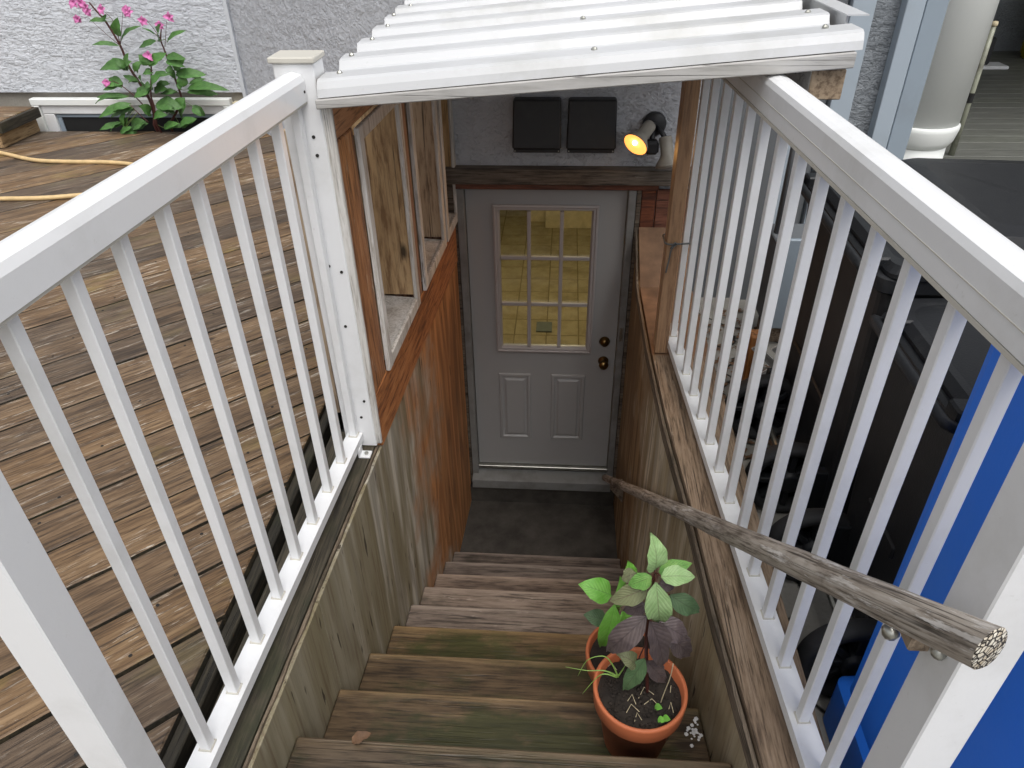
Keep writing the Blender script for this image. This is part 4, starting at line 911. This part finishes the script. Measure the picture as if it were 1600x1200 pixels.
# ------------------------------------------------------------------ odds and ends by the right wall
lt = thing('lattice_panel', 'broken piece of grey timber lattice leaning beside the far bin', 'lattice', (1.22, -1.0, GZ))
for k in range(4):
    for sgn in (1, -1):
        x = 1.08+.09*k; y = -1.0 if sgn > 0 else -1.012; c = Vector((x+.06, y, GZ+.16)); f = Matrix.Translation(c) @ Matrix.Rotation(R(10), 4, 'X') @ Matrix.Rotation(R(45*sgn), 4, 'Y')
        obj('slat', box(-.018, .018, -.005, .005, -.19, .19, .001), 'oldtrim', lt, f)
ub = thing('utility_box', 'grey-blue utility box with pipes beside the far bin', 'utility box', (1.26, -.5, GZ))
obj('case', box(1.16, 1.38, -.56, -.30, 1.52, 1.97, .006), 'siding_shade', ub); obj('cover', box(1.15, 1.39, -.585, -.562, 1.50, 2.0, .005), 'siding2', ub)
for x in (1.185, 1.235): obj('pipe', tube([(x, -.43, 1.972), (x, -.43, 2.9)], .016, 10), 'siding_shade', ub, None, True)
obj('leg', box(1.20, 1.34, -.50, -.36, GZ, 1.518), 'cap_r', ub)
tag(obj('timber_block', box(1.00, 1.07, -.98, -.90, GZ+.002, 1.68, .005), 'cedar_z'), 'short orange-brown timber offcut standing by the lattice', 'timber')
bm = NB()
for _ in range(420):
    x, y = random.uniform(.83, 1.2), random.uniform(-1.5, -.15); s = random.uniform(.008, .026); m = Matrix.Translation((x, y, GZ+.004+random.uniform(0, .012))) @ Matrix.Rotation(random.uniform(0, 6), 4, 'Z') @ Matrix.Rotation(random.uniform(-.5, .5), 4, 'X')
    q = [m @ Vector(p) for p in ((-s, 0, 0), (0, -s*.5, .003), (s, 0, 0), (0, s*.5, .003))]; bm.faces.new([bm.verts.new(p) for p in q])
tag(obj('leaf_litter', bm, 'litter'), 'dry leaves and grit on the concrete under the canopy edge', None, kind='stuff')
t = thing('fallen_leaf', 'curled dry brown leaf on the second tread near the left wall', 'leaf', (-.44, -2.85, 1.388))
leaf('blade', (-.475, -2.86, 1.389), (-.42, -2.835, 1.402), .032, 'litter', t, (0, -.3, 1), .25, .5, .2)
bm = NB()
for _ in range(26):
    x, y = .575+random.gauss(0, .010), -2.632+random.gauss(0, .022); s = random.uniform(.003, .008); bmesh.ops.create_icosphere(bm, subdivisions=1, radius=s, matrix=Matrix.Translation((x, y, 1.1655)) @ Matrix.Diagonal((1, 1, .4, 1)))
tag(obj('white_crumbs', bm, 'shell'), 'scatter of white crumbs on the tread beside the terracotta pots', None, kind='stuff')
# ------------------------------------------------------------------ porch things
pc = thing('porch_column', 'large round white column with a collar at the edge of the porch', 'column', (2.46, 1.2, 1.6))
obj('shaft', lathe([(.238, .50), (.238, 3.0)], 48, (2.462, 1.2, 1.6)), 'column', pc, None, True)
obj('collar', lathe([(.205, .36), (.212, .36), (.236, .40), (.250, .47), (.250, .492), (.243, .50), (.236, .505)], 48, (2.462, 1.2, 1.6)), 'column', pc, None, True)
obj('base', lathe([(.21, .022), (.206, .365)], 48, (2.462, 1.2, 1.6)), 'column', pc, None, True)
mp_ = thing('metal_pole', 'upright worn metal pole standing on the porch beside the white column', 'pole', (3.15, 2.0, 1.62))
obj('tube', tube([(3.15, 2.0, 1.622), (3.151, 2.0, 2.1), (3.153, 2.0, 2.555)], [.024, .022, .017], 12), 'pole', mp_, None, True)
obj('grip', tube([(3.1505, 2, 2.02), (3.151, 2, 2.09)], .0255, 12), 'dark', mp_); obj('cap', lathe([(.019, 2.545), (.022, 2.555), (.020, 2.575), (0, 2.58)], 12, (3.153, 2, 0)), 'straw', mp_, None, True)
yt = thing('yellow_tub', 'yellow plastic tub on the porch at the right edge', 'tub', (5.85, 5.7, 1.62))
obj('tub', lathe([(.0, .002), (.27, .002), (.28, .01), (.33, .62), (.345, .63), (.345, .66), (.32, .66), (.30, .05), (0, .05)], 32, (5.80, 5.75, 1.62)), 'yellow', yt, None, True)
wt = thing('tray', 'small black and white tray on the porch floor behind the pole', 'tray', (4.75, 5.2, 1.62))
obj('tray_rim', box(4.55, 5.05, 5.1, 5.35, 1.622, 1.66, .01), 'white', wt); obj('box', box(4.6, 4.85, 5.15, 5.34, 1.661, 1.95, .02), 'blackbox', wt)
